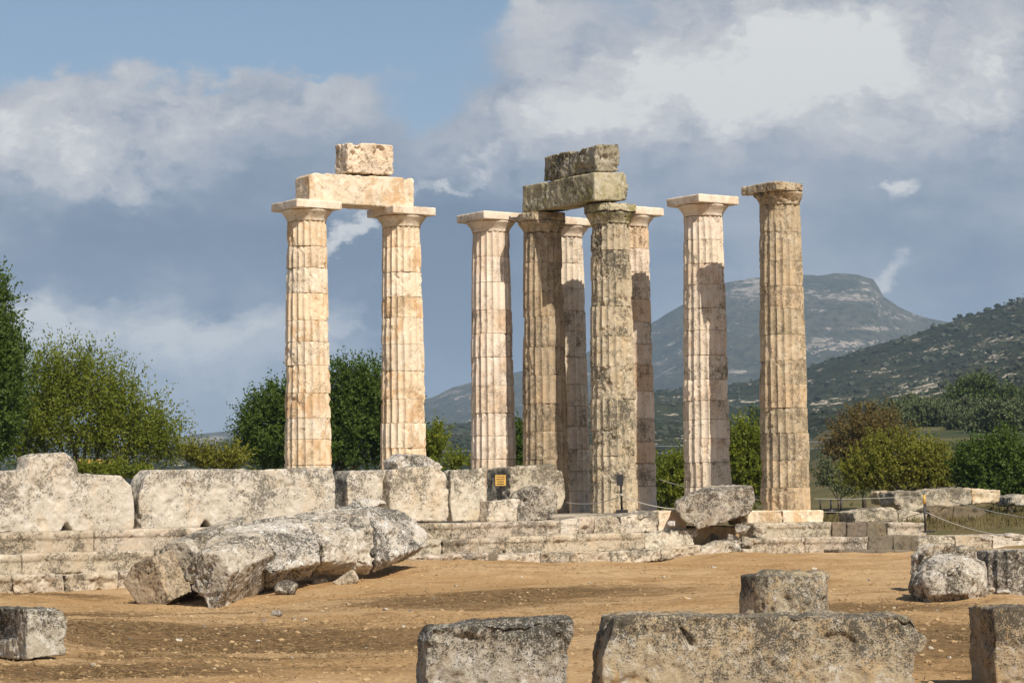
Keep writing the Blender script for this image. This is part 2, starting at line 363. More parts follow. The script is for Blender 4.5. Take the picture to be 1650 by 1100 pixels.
b = N.node('ShaderNodeBsdfPrincipled'); b.inputs['Roughness'].default_value = .97; b.inputs['Specular IOR Level'].default_value = .1; N.put(b.inputs['Base Color'], c)
bp = N.node('ShaderNodeBump'); bp.inputs['Strength'].default_value = .9; bp.inputs['Distance'].default_value = .09
N.put(bp.inputs['Height'], N.m('MULTIPLY_ADD', n3, .6, N.m('MULTIPLY', n4, .35))); N.put(b.inputs['Normal'], bp.outputs[0])
o = N.node('ShaderNodeOutputMaterial'); N.l.new(b.outputs[0], o.inputs[0]); M_EARTH = mt
gr = meshobj('ground', np.stack([gx, gy, gz], -1), gf, M_EARTH, origin=(0, 0, 0)); tag(gr, 'dry orange earth with brown patches of dead weeds', 'ground', kind='structure')
def on_ground(px, py):
    d = ray(px, py); lo = 20.0
    for Y in np.linspace(22, 130, 1081):
        p = CAM+d*(Y/d[1])
        if p[2] <= ground_z(np.array([p[0]]), np.array([p[1]]))[0]: return p
    return CAM+d*(100/d[1])

# ---------------------------------------------------------------- hills
def hill_mat(name, veg, veg2, rock, rock_lo, rock_hi, scale, spots=(), rz=1.0):
    mt = bpy.data.materials.new(name); mt.use_nodes = True; N = NT(mt.node_tree)
    pos = N.node('ShaderNodeNewGeometry').outputs['Position']; x_, y_, z_ = N.xyz(pos)
    p = N.vm('MULTIPLY', pos, (1, .5, 1.9))
    a = N.noise(pos, scale*.5, 6, .6); bq = N.noise(p, scale*2.2, 8, .68); cq = N.noise(p, scale*9, 6, .7)
    c = N.mix(N.ss(a, .38, .62), veg, veg2)
    c = N.mix(N.ss(cq, .42, .62), c, tuple(v*.45 for v in veg[:3])+(1,))
    dq = N.noise(p, scale*28, 4, .7); s_ = N.m('MULTIPLY_ADD', bq, .4, N.m('MULTIPLY_ADD', cq, .32, N.m('MULTIPLY', dq, .28)))
    for sx, sy, Y, rx, rzz, amp in spots:
        q = at(sx, sy, Y)
        u_ = N.m('DIVIDE', N.m('SUBTRACT', N.m('DIVIDE', x_, y_), float(q[0]/q[1])), rx/F_PX); v_ = N.m('DIVIDE', N.m('SUBTRACT', N.m('DIVIDE', N.m('SUBTRACT', z_, 2.0), y_), float((q[2]-2)/q[1])), rzz/F_PX)
        s_ = N.m('MULTIPLY_ADD', N.m('POWER', 2.718, N.m('MULTIPLY', N.m('MULTIPLY_ADD', u_, u_, N.m('MULTIPLY', v_, v_)), -1.0)), amp, s_)
    c = N.mix(N.ss(s_, rock_lo, rock_hi), c, N.mix(N.ss(cq, .35, .65), tuple(v*.62 for v in rock[:3])+(1,), rock))
    b = N.node('ShaderNodeBsdfPrincipled'); b.inputs['Roughness'].default_value = 1; b.inputs['Specular IOR Level'].default_value = 0; N.put(b.inputs['Base Color'], c)
    o = N.node('ShaderNodeOutputMaterial'); N.l.new(b.outputs[0], o.inputs[0]); return mt
def hill(name, prof, r0, r1, r2, mat, label, power=1.2, rough=.06, seed=0, cliffs=None, foot=1.0):
    pr = sorted([(at(x, y, 1000)) [[0, 2]].tolist() for x, y in prof])
    azs = np.array([p[0]/1000 for p in pr]); els = np.array([(p[1]-2)/1000 for p in pr])
    az = np.linspace(azs[0], azs[-1], 420); el = np.interp(az, azs, els)
    el = el + .0007*fbm(np.stack([az*160, 0*az, 0*az], -1), 4, seed)
    rs = np.concatenate([np.geomspace(r0, r1, 110), np.geomspace(r1, r2, 12)[1:]])
    V = []
    for r in rs:
        t = np.clip((r-r0)/(r1-r0), 0, 1)
        k = t**power if r <= r1 else max(0.0, 1-(r-r1)/(r2-r1))**.7
        X = az*r; Yv = np.full_like(az, r)
        p = np.stack([X, Yv, 0*X], -1)/(.12*r1)
        z = foot + el*r1*k*(1+rough*6*fbm(p, 5, seed+3)*4*k*(1-k)) + rough*el*r1*fbm(p*3, 4, seed+8)*4*k*(1-min(k, 1))
        V.append(np.stack([X, Yv, z], -1))
    V = np.vstack(V); n, m_ = len(rs), len(az); ix = np.arange(n*m_).reshape(n, m_)
    f = np.stack([ix[:-1, :-1], ix[:-1, 1:], ix[1:, 1:], ix[1:, :-1]], -1).reshape(-1, 4)
    o = meshobj(name, V, f, mat, origin=(0, r0, 0)); tag(o, label, 'hill', kind='structure'); return V.reshape(n, m_, 3), rs
HA = [(-900,730),(-300,720),(0,716),(200,710),(290,703),(340,696),(375,693),(500,676),(600,658),(690,640),(730,624),(760,613),(845,597),(900,584),(960,560),(1010,538),(1055,516),(1100,491),(1140,468),(1170,453),(1220,447),(1295,442),(1350,441),(1385,443),(1408,449),(1416,462),(1422,476),(1450,495),(1480,508),(1530,519),(1600,540),(1700,560),(1900,600),(2500,700)]
HB = [(-900,752),(-300,748),(0,742),(290,722),(375,716),(500,704),(690,684),(845,672),(950,652),(1060,630),(1180,617),(1220,611),(1305,588),(1400,556),(1460,540),(1525,519),(1580,505),(1650,483),(1760,450),(1900,425),(2100,400),(2600,420)]
M_HA = hill_mat('far_mountain', (.055, .062, .04, 1), (.085, .082, .053, 1), (.33, .285, .23, 1), .545, .585, .006,
                [(1350,478,5500,70,9,.055),(1210,468,5500,40,22,.075),(1460,512,5500,40,12,.05),(1400,530,5500,80,4,.06),(1330,555,5000,60,14,.04),(1180,598,5000,120,3,.07),(720,635,5500,40,8,.06),(330,712,5500,50,8,.09),(1392,465,5500,16,16,.05),(1130,560,5500,80,20,.03)])
M_HB = hill_mat('scrub_hill', (.030, .037, .018, 1), (.045, .05, .024, 1), (.46, .39, .29, 1), .555, .59, .016,
                [(1500,620,1500,40,18,.10),(1470,648,1300,70,10,.06),(1620,545,2000,60,22,.035),(1560,570,1900,80,14,.03),(1390,600,1900,50,10,.02),(1330,645,1200,50,8,.03),(1620,600,1700,50,12,.05)])
VA, _ = hill('far_mountain', HA, 3000, 5800, 8500, M_HA, 'flat topped far mountain with pale rocky terraces', 1.15, .05, 5)
VB, _ = hill('scrub_hills', HB, 520, 2100, 3400, M_HB, 'dark scrub covered hillside rising to the right', 1.15, .06, 9)
# scrub bushes on the nearer hillside: one mass
ico = bmesh.new(); bmesh.ops.create_icosphere(ico, subdivisions=1, radius=1); ico.verts.index_update()
IV = np.array([v.co[:] for v in ico.verts]); IF = np.array([[v.index for v in f.verts] for f in ico.faces]); ico.free()
def blobs_mesh(P, S, jit, rng):
    n = len(P); V = IV[None]*(1+jit*rng.normal(size=(n, len(IV), 1)))*S[:, None, :]+P[:, None, :]
    f = IF[None]+(np.arange(n)*len(IV))[:, None, None]; return V.reshape(-1, 3), f.reshape(-1, 3)
rng = np.random.default_rng(5); n = 30000
ri = rng.integers(8, 109, n); ci = rng.integers(150, 419, n); pp = VB[ri, ci]
msk = fbm(pp*.012, 3, 2) + .5*rng.random(n) > -.05; pp = pp[msk]; n = len(pp)
pp = pp+rng.normal(size=pp.shape)*np.array([5, 5, 0]); sc_ = (rng.random(n)**3*1.9+.5)[:, None]*np.array([1.25, 1.0, .8])*(np.clip(pp[:, 1:2]/1400, .55, 1.3))
V_, F_ = blobs_mesh(pp, sc_, .22, rng)
def leafy(name, c1, c2, scale, trans=0.0):
    mt = bpy.data.materials.new(name); mt.use_nodes = True; N = NT(mt.node_tree)
    pos = N.node('ShaderNodeNewGeometry'); n = N.noise(pos.outputs['Position'], scale, 4, .6)
    rnd = pos.outputs['Random Per Island']
    c = N.mix(N.m('MULTIPLY_ADD', n, .7, N.m('MULTIPLY', rnd, .25), clamp=True), c1, c2)
    b = N.node('ShaderNodeBsdfPrincipled'); b.inputs['Roughness'].default_value = .6; b.inputs['Specular IOR Level'].default_value = .25; N.put(b.inputs['Base Color'], c)
    o = N.node('ShaderNodeOutputMaterial')
    if trans:
        t = N.node('ShaderNodeBsdfTranslucent'); N.put(t.inputs[0], N.mix(1.0, c, (1.5, 1.5, .7, 1), 'MULTIPLY')); m_ = N.node('ShaderNodeMixShader'); m_.inputs[0].default_value = trans
        N.l.new(b.outputs[0], m_.inputs[1]); N.l.new(t.outputs[0], m_.inputs[2]); N.l.new(m_.outputs[0], o.inputs[0])
    else: N.l.new(b.outputs[0], o.inputs[0])
    return mt
M_SCRUB = leafy('hill_scrub', (.024, .031, .013, 1), (.042, .05, .021, 1), .01)
o = meshobj('hillside_scrub', V_, F_, M_SCRUB, origin=(0, 520, 0), smooth=False); tag(o, 'dark evergreen scrub dotted over the hillside', 'scrub', kind='stuff')

# ---------------------------------------------------------------- temple platform
plat = root('temple_platform', C9, 'stepped limestone temple platform of broken grey and cream courses under the columns', 'temple platform')
def ip(tab, x): return float(np.interp(x, [t[0] for t in tab], [t[1] for t in tab]))
T0 = [(-60,860),(0,858),(253,851),(694,842),(820,840),(905,837),(960,832),(1030,829),(1062,822),(1215,822),(1330,822)]
T1 = [(-60,895),(0,893),(253,886),(694,869),(1036,857),(1110,852),(1215,842),(1300,841),(1495,841)]
T2 = [(-60,928),(0,926),(200,920),(694,894),(890,890),(1110,880),(1215,866),(1330,864),(1480,863),(1700,861)]
T3 = [(-60,958),(0,956),(250,948),(694,906),(900,910),(1000,908),(1110,897),(1195,890),(1300,893),(1420,897),(1700,900)]
def course(top, bot, q, xs, mats, jag=.0, depth=1.0, er=(.010, .014, .011, .03)):
    for i, (a, b_) in enumerate(zip(xs[:-1], xs[1:])):
        g = .25; a += g; b_ -= g; r = random.uniform
        dt = r(-.8, .8)
        pts = [(a, ip(top, a)+dt+r(-.3, .5)), ((a+b_)/2, ip(top, (a+b_)/2)+dt), (b_, ip(top, b_)+dt+r(-.3, .5)), (b_, ip(bot, b_)+2), (a, ip(bot, a)+2)]
        if jag and random.random() < jag: pts[0] = (a+r(1, 5), pts[0][1]+r(2, 5)); pts.insert(0, (a, ip(top, a)+r(8, 13)))
        if jag and random.random() < jag: k = len(pts)-3; pts[k] = (b_-r(1, 6), pts[k][1]+r(1, 5)); pts.insert(k+1, (b_, ip(top, b_)+r(7, 12)))
        m_ = mats[i % len(mats)] if isinstance(mats, list) else mats
        t = r(.95, 1.04)
        qq = q+r(-.03, .03); h_ = (pts[-1][1]-ip(top, a))
        nose = [(a+1, ip(top, a)+1.2), (b_-1, ip(top, b_)+1.2), (b_-1, ip(top, b_)+h_*.30), (a+1, ip(top, a)+h_*.30)]
        stone('step_block', [slab(pts, qq, depth)]+([slab(nose, qq+.045, .5)] if h_ > 14 and mats is S_STEP else []), m_, .04, er, parent=plat, color=(t, t*r(.97, 1.01), t*r(.93, 1.0)))
course(T0, T1, 1.05, [-60,152,350,590,728,903], S_STEP, .1)
course(T0, T1, 1.0, [903,933,958,1000,1062], [S_GREY, S_STEP, S_STEP], .5, er=(.04, .05, .02, .06))
course(T0, T1, 1.05, [1062,1108], S_CREAM, .2)
course(T0, T1, 1.05, [1205,1262,1328], S_CREAM, 0)
course(T1, T2, 1.45, [-60,35,250,480,600,712,815,1040], S_STEP, .1)
course(T1, T2, 1.45, [1040,1118], S_GREY, .9, er=(.05, .05, .02, .05))
course(T1, T2, 1.45, [1215,1341], S_STEP, .2)
course(T1, T2, 1.30, [1341,1364], S_DARK, 0)  # shadowed step face, painted as a darker block
course(T1, T2, 1.32, [1366,1398,1431], S_DARK, 0)  # same painted shadow, beyond the narrow light gap
course(T1, T2, 1.45, [1431,1494], S_STEP, .4)
course(T2, T3, 1.85, [-60,20,105,190,260,360,470,590,690,786], S_STEP, .5, er=(.05, .05, .02, .05))
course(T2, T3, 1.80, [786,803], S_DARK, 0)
course(T2, T3, 1.85, [803,872,985,1065,1130,1200], [S_GREY, S_STEP], .7, er=(.05, .05, .02, .06))
course(T2, T3, 1.85, [1200,1298,1400], S_STEP, .2)
T2b = [(1380,863),(1700,860)]; T3b = [(1340,884),(1400,885),(1700,888)]; T4b = [(1340,894),(1400,899),(1490,902)]
course(T2b, T3b, 1.95, [1400,1440,1481], S_DARK, 0)  # dark colour again stands in for shade on the step front
course(T2b, T3b, 2.05, [1481,1540,1600,1680], [S_GREY, S_STEP], .5, depth=1.6)
course(T3b, T4b, 2.6, [1352,1412,1470], S_DARK, 0, depth=.9)  # low slab, its shaded face put into the stone colour
# paving behind the edge of the steps
gu = np.arange(-31, 3.6, .5); gq = np.arange(.15, 24, .5); V_ = []
for a in gu:
    e0 = C9+U*a+Vv*.9
    pxx = CX+F_PX*np.dot(e0-CAM, CR)/np.dot(e0-CAM, _F); ez = on_plane(pxx, ip(T0, pxx), 1.05)[2]-.05
    for q in gq:
        p = e0-Vv*q; k = sst(np.array(q), .5, 6); p[2] = ez+(1.79-ez)*k; V_.append(p)
V_ = np.array(V_); V_[:, 2] += .012*fbm(V_*1.5, 3, 3); n, m_ = len(gu), len(gq); ix = np.arange(n*m_).reshape(n, m_)
f = np.stack([ix[:-1, :-1], ix[1:, :-1], ix[1:, 1:], ix[:-1, 1:]], -1).reshape(-1, 4)
meshobj('paving', V_, f, S_STEP, plat)
# earth showing in the gap of the steps under the tipped boulder, stays part of the platform
stone('earth_fill', [slab([(1100,850),(1140,846),(1215,848),(1218,890),(1100,892)], .75, 1.2)], M_EARTH, .06, (.06, .04, .01, .03), parent=plat)

# ---------------------------------------------------------------- columns
NF, NA_ = 20, 8
def drum_mesh(c, z0, z1, zb, H, R0, R1, seed, wear, fl, hole, phase, dxy):
    n = NF*NA_; nz = max(6, int((z1-z0)/.042)); th = np.arange(n)/n*2*math.pi+phase; u = (np.arange(n) % NA_)/NA_
    zs = np.concatenate([[z0], np.linspace(z0+.008, z1-.008, nz), [z1]]); nz += 2; rows = []
    T, Z = np.meshgrid(th, zs); Uu = np.tile(u, (nz, 1))
    t = (Z-zb)/H; R = R0+(R1-R0)*t+.018*np.sin(np.pi*np.clip(t, 0, 1))
    dep = fl*R/.75*(1-(2*Uu-1)**2)
    P = np.stack([np.cos(T)*R, np.sin(T)*R, Z], -1).reshape(-1, 3)
    big = fbm(P*1.6+seed, 3, seed).reshape(nz, n); mid = fbm(P*5+seed, 4, seed+3).reshape(nz, n); fin = fbm(P*16+seed, 3, seed+7).reshape(nz, n)
    er = wear*sst(big+.45*mid, .05, .45)            # where the arrises are lost
    r = R-np.maximum(dep, er*fl*1.25)
    r -= wear*.05*sst(mid+.4*big, .28, .6) + (.002+.010*wear)*(fin+.6*mid)
    ed = np.minimum(Z-z0, z1-Z)
    jn = fbm(P*np.array([4, 4, .6])+seed+9, 3, seed+11).reshape(nz, n)
    r -= (ed < .004)*.016*(1-wear*.3) + sst(jn, .18, .5)*np.exp(-ed/(.03+.05*hole))*(.035+.04*hole)
    X = c[0]+dxy[0]+np.cos(T)*r; Y = c[1]+dxy[1]+np.sin(T)*r
    V = np.stack([X, Y, Z], -1).reshape(-1, 3)
    ix = np.arange(nz*n).reshape(nz, n); jx = np.roll(ix, -1, 1)
    f = np.stack([ix[:-1], jx[:-1], jx[1:], ix[1:]], -1).reshape(-1, 4).tolist()
    f += [ix[0][::-1].tolist(), ix[-1].tolist()]
    return V, f
def column(px, Y, label, mat, cmat, seed, nd, wear, hole=.5, fl=.062, H=10.3, zb=1.80, tints=None, old=False, clips=(), group=None, R0=.79, R1=.645, cap_mat2=None, xtop=0):
    p = at(px, 822, Y); c = np.array([p[0], p[1], zb])
    rt = root('temple_column', c, label, 'column', group)
    rs = np.random.default_rng(seed); hs = rs.uniform(.85, 1.15, nd); SH = H-.66; hs = hs/hs.sum()*SH
    z = zb; ph = rs.random()*.3
    for i, h in enumerate(hs):
        g = rs.uniform(.003, .008) if not old else .001
        V, f = drum_mesh(c, z+g, z+h-g*.3, zb, SH, R0, R1, seed*7+i, wear*rs.uniform(.7, 1.25), fl, hole*rs.uniform(.3, 1.3), ph+rs.normal()*.012, rs.normal(size=2)*.006)
        tn = tints[i % len(tints)] if tints else (1, 1, 1); k = rs.uniform(.93, 1.06)
        meshobj('drum', V, f, mat[i % len(mat)] if isinstance(mat, list) else mat, rt, color=tuple(x*k for x in tn), smooth=False); z += h
    # capital: necking, echinus (lathe) and abacus
    prof = [(0, 0), (R1+.005, 0), (R1+.01, .10), (R1+.02, .105), (R1+.02, .12), (R1+.035, .125), (R1+.07, .185), (R1+.14, .27), (R1+.19, .33), (R1+.19, .36), (R1+.16, .378), (0, .378)]
    nn = 64; V = []; F2 = []
    for r, h in prof:
        a = np.arange(nn)/nn*2*math.pi; V.append(np.stack([c[0]+np.cos(a)*max(r, .001), c[1]+np.sin(a)*max(r, .001), np.full(nn, z+.004+h)], -1))
    V = np.vstack(V); ix = np.arange(len(prof)*nn).reshape(len(prof), nn); jx = np.roll(ix, -1, 1)
    F2 = np.stack([ix[:-1], jx[:-1], jx[1:], ix[1:]], -1).reshape(-1, 4).tolist()
    def clip(co):
        for (dx_, dy_, off, s_) in clips:
            nrm = np.array([dx_, dy_, 0.0]); nrm /= np.linalg.norm(nrm)
            d = (co-c) @ nrm - off - s_*fbm(co*3.5+seed, 4, seed); w = d > 0
            co[w] -= nrm[None]*d[w, None]*.96
        return co
    er = (.02, .03, .012, .05) if old else (.004, .006, .003, .006)
    cp = stone('capital', [(V, F2)], cmat, .035, er, parent=rt, clip=clip)
    hw = .85; q = [c+s*U*hw+t_*Vv*hw for s, t_ in ((-1, 1), (1, 1), (1, -1), (-1, -1))]
    zt = z+.382; V = np.array([[*k_[:2], zt] for k_ in q]+[[*k_[:2], zb+H] for k_ in q]); Fb = [[3, 2, 1, 0], [4, 5, 6, 7]]+[[i, (i+1) % 4, 4+(i+1) % 4, 4+i] for i in range(4)]
    er = (.02, .03, .015, .05) if old else (.003, .004, .002, .006)
    co, no, fc = remesh([(V, Fb)], .035); co = erode(co, no, *er, s=seed+2); co = clip(co)
    ab = meshobj('abacus', co, fc, cap_mat2 or cmat, rt); ab.parent = cp; ab.location = (0, 0, 0); 
    return c
CREAMT = [(1,1,1),(1.03,1.02,1.0),(1.0,.93,.84),(1.04,1.04,1.04),(1.02,.98,.93),(1,.95,.88)]
GN = 'columns rebuilt of pale new and old drums'
c1 = column(497, 81.2, 'cream fluted column behind the long wall block, under the broken end of the pale architrave', S_CREAM, S_CREAM, 21, 12, .55, .9, tints=CREAMT, cap_mat2=S_SAWN)
c2 = column(651, 83.2, 'cream and peach fluted column under the whole squared end of the pale architrave', S_CREAM, S_CREAM, 22, 12, .45, .8, tints=CREAMT, cap_mat2=S_SAWN)
c3 = column(796, 85.1, 'pale free standing fluted column with crisp new abacus, behind the yellow sign', S_WHITE, S_SAWN, 23, 11, .25, .4, tints=[(1.04,1.04,1.05),(1,.97,.93),(1.03,1.03,1.03)])
c5 = column(916, 87.0, 'pale column mostly hidden in the narrow gap between the two dark architrave columns', [S_WHITE, S_MOTTLE, S_MOTTLE], S_SAWN, 25, 12, .35, .5)
c7 = column(1021, 84.1, 'pale column half hidden behind the speckled architrave column', [S_WHITE, S_MOTTLE, S_WHITE, S_MOTTLE], S_SAWN, 27, 12, .3, .5, tints=[(1,.97,.95),(1.02,1,1),(.98,.86,.74)])
c8 = column(1141, 81.2, 'pale column with square abacus and dark lichen drums, behind the tipped boulder', [S_WHITE, S_MOTTLE, S_WHITE, S_MOTTLE, S_MOTTLE], S_SAWN, 28, 13, .4, .6, tints=[(1.02,1.02,1.02),(1,.99,.97),(1.03,1.02,1)])
c9 = column(1266, 78.3, 'ochre lichen stained column with a broken capital at the end of the platform', S_OCHRE, S_OCHRE, 29, 12, .5, .3, old=True, clips=[(.95, .1, .62, .12)], tints=[(1.15,1.1,1.05),(1.05,1.03,1),(1,1,1),(.95,.95,.93)])
c4 = column(880, 83.8, 'dark tan weathered column under the shaded end of the mossy architrave', S_OCHRE, S_OCHRE, 24, 10, .5, .25, old=True, clips=[(1, 0, .72, .1), (-1, 0, .78, .1), (.3, -1, .75, .12)], tints=[(.95,.92,.9),(.9,.87,.85)], H=10.12)
c6 = column(990, 81.5, 'black speckled weathered column under the near end of the mossy architrave', S_SPECK, S_MOSS, 26, 10, .75, .2, old=True, clips=[(1, 0, .80, .1), (-1, 0, .80, .1), (.5, -1, .8, .14), (-.6, -1, .8, .12)], H=10.12)

# entablature blocks
def crack(p, q, w=.03, dep=.09, back=np.array([-.08, .997, 0])):
    p = np.array(p); q = np.array(q)
    def f(co):
        d = q-p; t = np.clip(((co-p) @ d)/(d @ d), 0, 1); c = p+t[:, None]*d; e = co-c; e -= back[None]*(e @ back)[:, None]
        k = np.exp(-(np.linalg.norm(e, axis=1)/(w*(1.15-t)))**2)*((co-p) @ back < .2); return co+back[None]*(k*dep)[:, None]
    return f
def tagstone(name, solids, mat, voxel, er, label, cat='stone block', group=None, **k):
    o = stone(name, solids, mat, voxel, er, **k); tag(o, label, cat, group); return o
pA = (c1+c2)/2+Vv*.5
tagstone('architrave_block', [slab([(499,283),(508,278),(667,287),(667,336),(640,335),(499,326)], None, 1.0, p0=pA), slab([(499,300),(514,288),(520,310),(518,326),(499,326)], None, .9, p0=pA+Vv*.05)], S_CREAM, .04, (.015, .015, .006, .02),
         'long cream architrave beam with a broken end, bridging the two cream columns', 'architrave')
tagstone('frieze_block', [slab([(560,229),(634,234),(635,283),(600,281),(560,277)], None, .8, p0=pA-Vv*.05)], S_MOTTLE, .035, (.03, .04, .015, .07),
         'pitted cream frieze block set on top of the pale architrave', 'frieze block', color=(1.05, 1.0, .95))
pB = c6+Vv*.62
tagstone('architrave_block', [slab([(958,277),(1008,277),(1013,300),(1009,323),(958,323)], None, 4.1, p0=pB)], S_MOSS, .045, (.02, .02, .01, .03),
         'greenish lichened architrave beam resting on the two dark columns', 'architrave')
tagstone('frieze_block', [slab([(962,234),(996,232),(1000,250),(999,277),(962,276)], None, 3.0, p0=pB-Vv*.1)], S_MOSS, .045, (.05, .05, .02, .08),
         'dark pitted frieze block on top of the greenish architrave', 'frieze block', color=(.78, .78, .85))

# ---------------------------------------------------------------- wall blocks on the platform
WB = 'wall blocks standing on the platform'
E1 = (.02, .022, .01, .03); E2 = (.06, .06, .02, .06)
tagstone('wall_block', [slab([(-70,762),(42,757),(48,737),(60,731),(104,729),(124,742),(128,761),(170,764),(195,766),(212,783),(217,810),(218,845),(215,854),(118,857),(108,842),(97,857),(-70,862)], -.2, .8)], S_GREY, .045, E1,
         'grey cream wall block with a stepped ragged top, cut by the picture edge', 'wall block', WB)
tagstone('wall_block', [slab([(224,800),(234,770),(246,757),(400,755),(404,757),(538,752),(541,775),(541,843),(342,849),(332,835),(322,850),(226,853)], -.2, .8)], S_GREY, .045, E1,
         'longest wall block, grey and lichened, directly below the leftmost column', 'wall block', WB)
tagstone('wall_block', [slab([(560,770),(566,758),(629,757),(629,826),(560,822)], -.35, .9)], S_GREY, .04, E1, 'low wall block with a pointed niche, beside the dark gap after the longest wall block', 'wall block', WB)
tagstone('wall_block', [slab([(629,775),(634,756),(700,750),(716,760),(724,780),(724,832),(714,840),(660,840),(640,832),(629,820)], .05, .9)], S_GREY, .04, E1, 'squarish cream wall block with rounded shoulder, standing before the second cream column', 'wall block', WB, color=(1.05, 1.02, .97))
tagstone('rubble_stone', [slab([(640,752),(636,742),(655,731),(690,734),(705,742),(716,752),(712,757),(642,758)], -.15, .7)], S_ROUGH, .04, E2, 'white knobbly stone lying on top of the squarish wall block', 'stone')
tagstone('wall_block', [slab([(726,757),(783,753),(784,826),(776,839),(730,840),(726,820)], -.1, .35)], S_GREY, .04, E1, 'narrow plain wall block left of the yellow sign', 'wall block', WB, color=(1.03, 1.03, 1.0))
tagstone('wall_block', [slab([(822,753),(860,750),(895,748),(897,757),(908,760),(911,800),(905,818),(890,829),(822,829)], -.3, 1.25)], S_GREY, .045, (.03, .03, .015, .04), 'large speckled grey wall block behind the yellow sign', 'wall block', WB, color=(.88, .85, .78))
tagstone('broken_block', [slab([(788,806),(800,807),(812,805),(825,803),(840,803),(836,840),(786,841)], .35, .5)], S_GREY, .035, E1, 'small smooth cream block below the yellow sign', 'stone block', color=(1.05, 1.03, 1))
tagstone('broken_block', [slab([(840,800),(850,790),(862,783),(886,785),(897,800),(895,825),(880,839),(834,840),(836,820)], .4, .6)], S_ROUGH, .035, E2, 'dark pitted boulder leaning before the large speckled wall block', 'stone', color=(.82, .79, .74))

# tipped boulder and its props
tagstone('tipped_boulder', [hull([*outline([(1092,812),(1112,796),(1160,788),(1214,785),(1217,808),(1208,828),(1150,848),(1125,852),(1097,835),(1090,822)], 1.75), *outline([(1085,808),(1110,792),(1150,782),(1205,782),(1205,815),(1140,838),(1095,828)], .4)])], S_ROUGH, .04, (.05, .05, .02, .05),
         'big speckled boulder tipped on small rocks at the break in the steps', 'boulder', color=(.74, .71, .66))
GS = 'rocks wedged under the tipped boulder'
def rock(px, py, wpx, hpx, Y, mat, label, group=None, cat='rock', seed=None, name='rock', flat=.75, color=None, nh=16):
    rs = np.random.default_rng(_seed[0]*3+5); p = at(px, py, Y); k = Y/F_PX; w, h = wpx*k/2, hpx*k/2
    pts = rs.normal(size=(nh, 3)); pts /= np.linalg.norm(pts, axis=1)[:, None]; pts = np.sign(pts)*np.abs(pts)**.7
    pts *= np.array([w, w*flat, h])*1.05
    s_ = max(wpx*k, .1)
    return tagstone(name, [hull(pts+p)], mat, max(.012, s_/18), (.03*s_, .035*s_, .01*s_, .03*s_), label, cat, group, fs=min(3, 1/s_), color=color)
for a in [(1198,852,30,18,75.2,S_GREY,'reddish cream rock right under the tipped boulder end'),(1180,866,20,18,75.3,S_GREY,'small round rock low in the gap of the steps'),
          (1204,873,24,22,75.0,S_STEP,'squared tan rock stacked on the ground in the gap'),(1205,888,26,10,74.7,S_STEP,'flat tan rock at the foot of the small stack'),
          (1118,857,12,16,74.6,S_GREY,'little grey rock under the low corner of the tipped boulder'),(1226,854,24,14,75.4,S_STEP,'tan rock at the broken end of the steps')]:
    rock(*a, GS)
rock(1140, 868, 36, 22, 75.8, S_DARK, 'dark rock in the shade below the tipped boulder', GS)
rock(1082, 843, 16, 10, 73.6, S_ROUGH, 'crumbly yellowish lump on the top step beside the tipped boulder')

# ---------------------------------------------------------------- fallen beams on the left
def beam(Y, *pts): return hull([at(x, y, Y+d) for x, y, d in pts])
FB = 'broken fallen beams lying before the steps'
EF = (.02, .032, .024, .06); EC = (.006, .012, .016, .03)
AXV = at(424, 951, 58.7)-at(343, 989, 56.2)
def square_end(pts, anchor, k, n=np.array([-.47, -.87, -.10])):
    n = n/np.linalg.norm(n); return prism(outline(pts, None, n, anchor), AXV*k)
tagstone('fallen_beam', [square_end([(197,938),(239,998),(274,968),(246,897),(214,908)], at(239, 994, 57.2), .75)], S_GREY, .032, EC, 'leftmost fallen beam, smallest, half sunk in the earth', 'fallen beam', FB, color=(.78, .70, .60))
tagstone('fallen_beam', [square_end([(243,903),(283,960),(322,900),(300,872),(268,874)], at(283, 958, 58.0), 1.3), beam(58.2, (300,874,.6),(318,868,.8),(330,848,2.2),(345,846,3.2),(352,872,2.0),(322,900,.4))], S_ROUGH, .032, EC, 'middle fallen beam, white on top, between its two neighbours', 'fallen beam', FB, color=(.86, .82, .75))
ST = [[(293,926,1.35),(316,890,1.55),(332,866,1.9),(371,913,.2),(366,957,.3),(343,989,0)],
      [(352,852,3.2),(380,848,3.2),(420,856,2.6),(432,922,1.5),(424,951,2.4),(400,938,3.0)],
      [(455,836,5.0),(500,842,4.2),(517,878,2.9),(519,904,2.8),(500,930,3.7),(470,920,4.4)],
      [(545,822,6.6),(590,818,6.2),(604,850,5.0),(607,905,4.3),(598,924,4.6),(570,900,5.6)],
      [(606,816,8.2),(652,823,8.4),(692,860,7.6),(690,878,7.2),(664,896,8.2),(640,880,8.4)]]
def seg(i, f0=.03, f1=.97):
    a, b_ = ST[i], ST[i+1]; mixp = lambda f: [tuple(u_*(1-f)+v_*f for u_, v_ in zip(p, q)) for p, q in zip(a, b_)]
    return beam(56.2, *mixp(f0), *mixp(f1))
ER = (.015, .034, .032, .08)
tagstone('fallen_beam', [square_end([(293,928),(344,992),(373,922),(352,892),(318,888)], at(344, 989, 56.2), .95), beam(56.6, (325,886,.7),(352,893,.1),(373,922,.1),(424,924,1.2),(426,858,2.6),(352,854,2.6),(334,868,1.6))], S_ROUGH, .034, (.008, .018, .028, .05), 'largest fallen beam, its square end tilted up on one edge', 'fallen beam', FB, color=(.90, .87, .81))
tagstone('fallen_beam', [seg(1)], S_ROUGH, .034, ER, 'fallen beam piece next after the largest one, pale with a shaded underside', 'fallen beam', FB)
tagstone('fallen_beam', [seg(2)], S_ROUGH, .034, ER, 'short rough fallen chunk between the pale piece and the undercut one', 'fallen beam', FB, color=(.96, .93, .88))
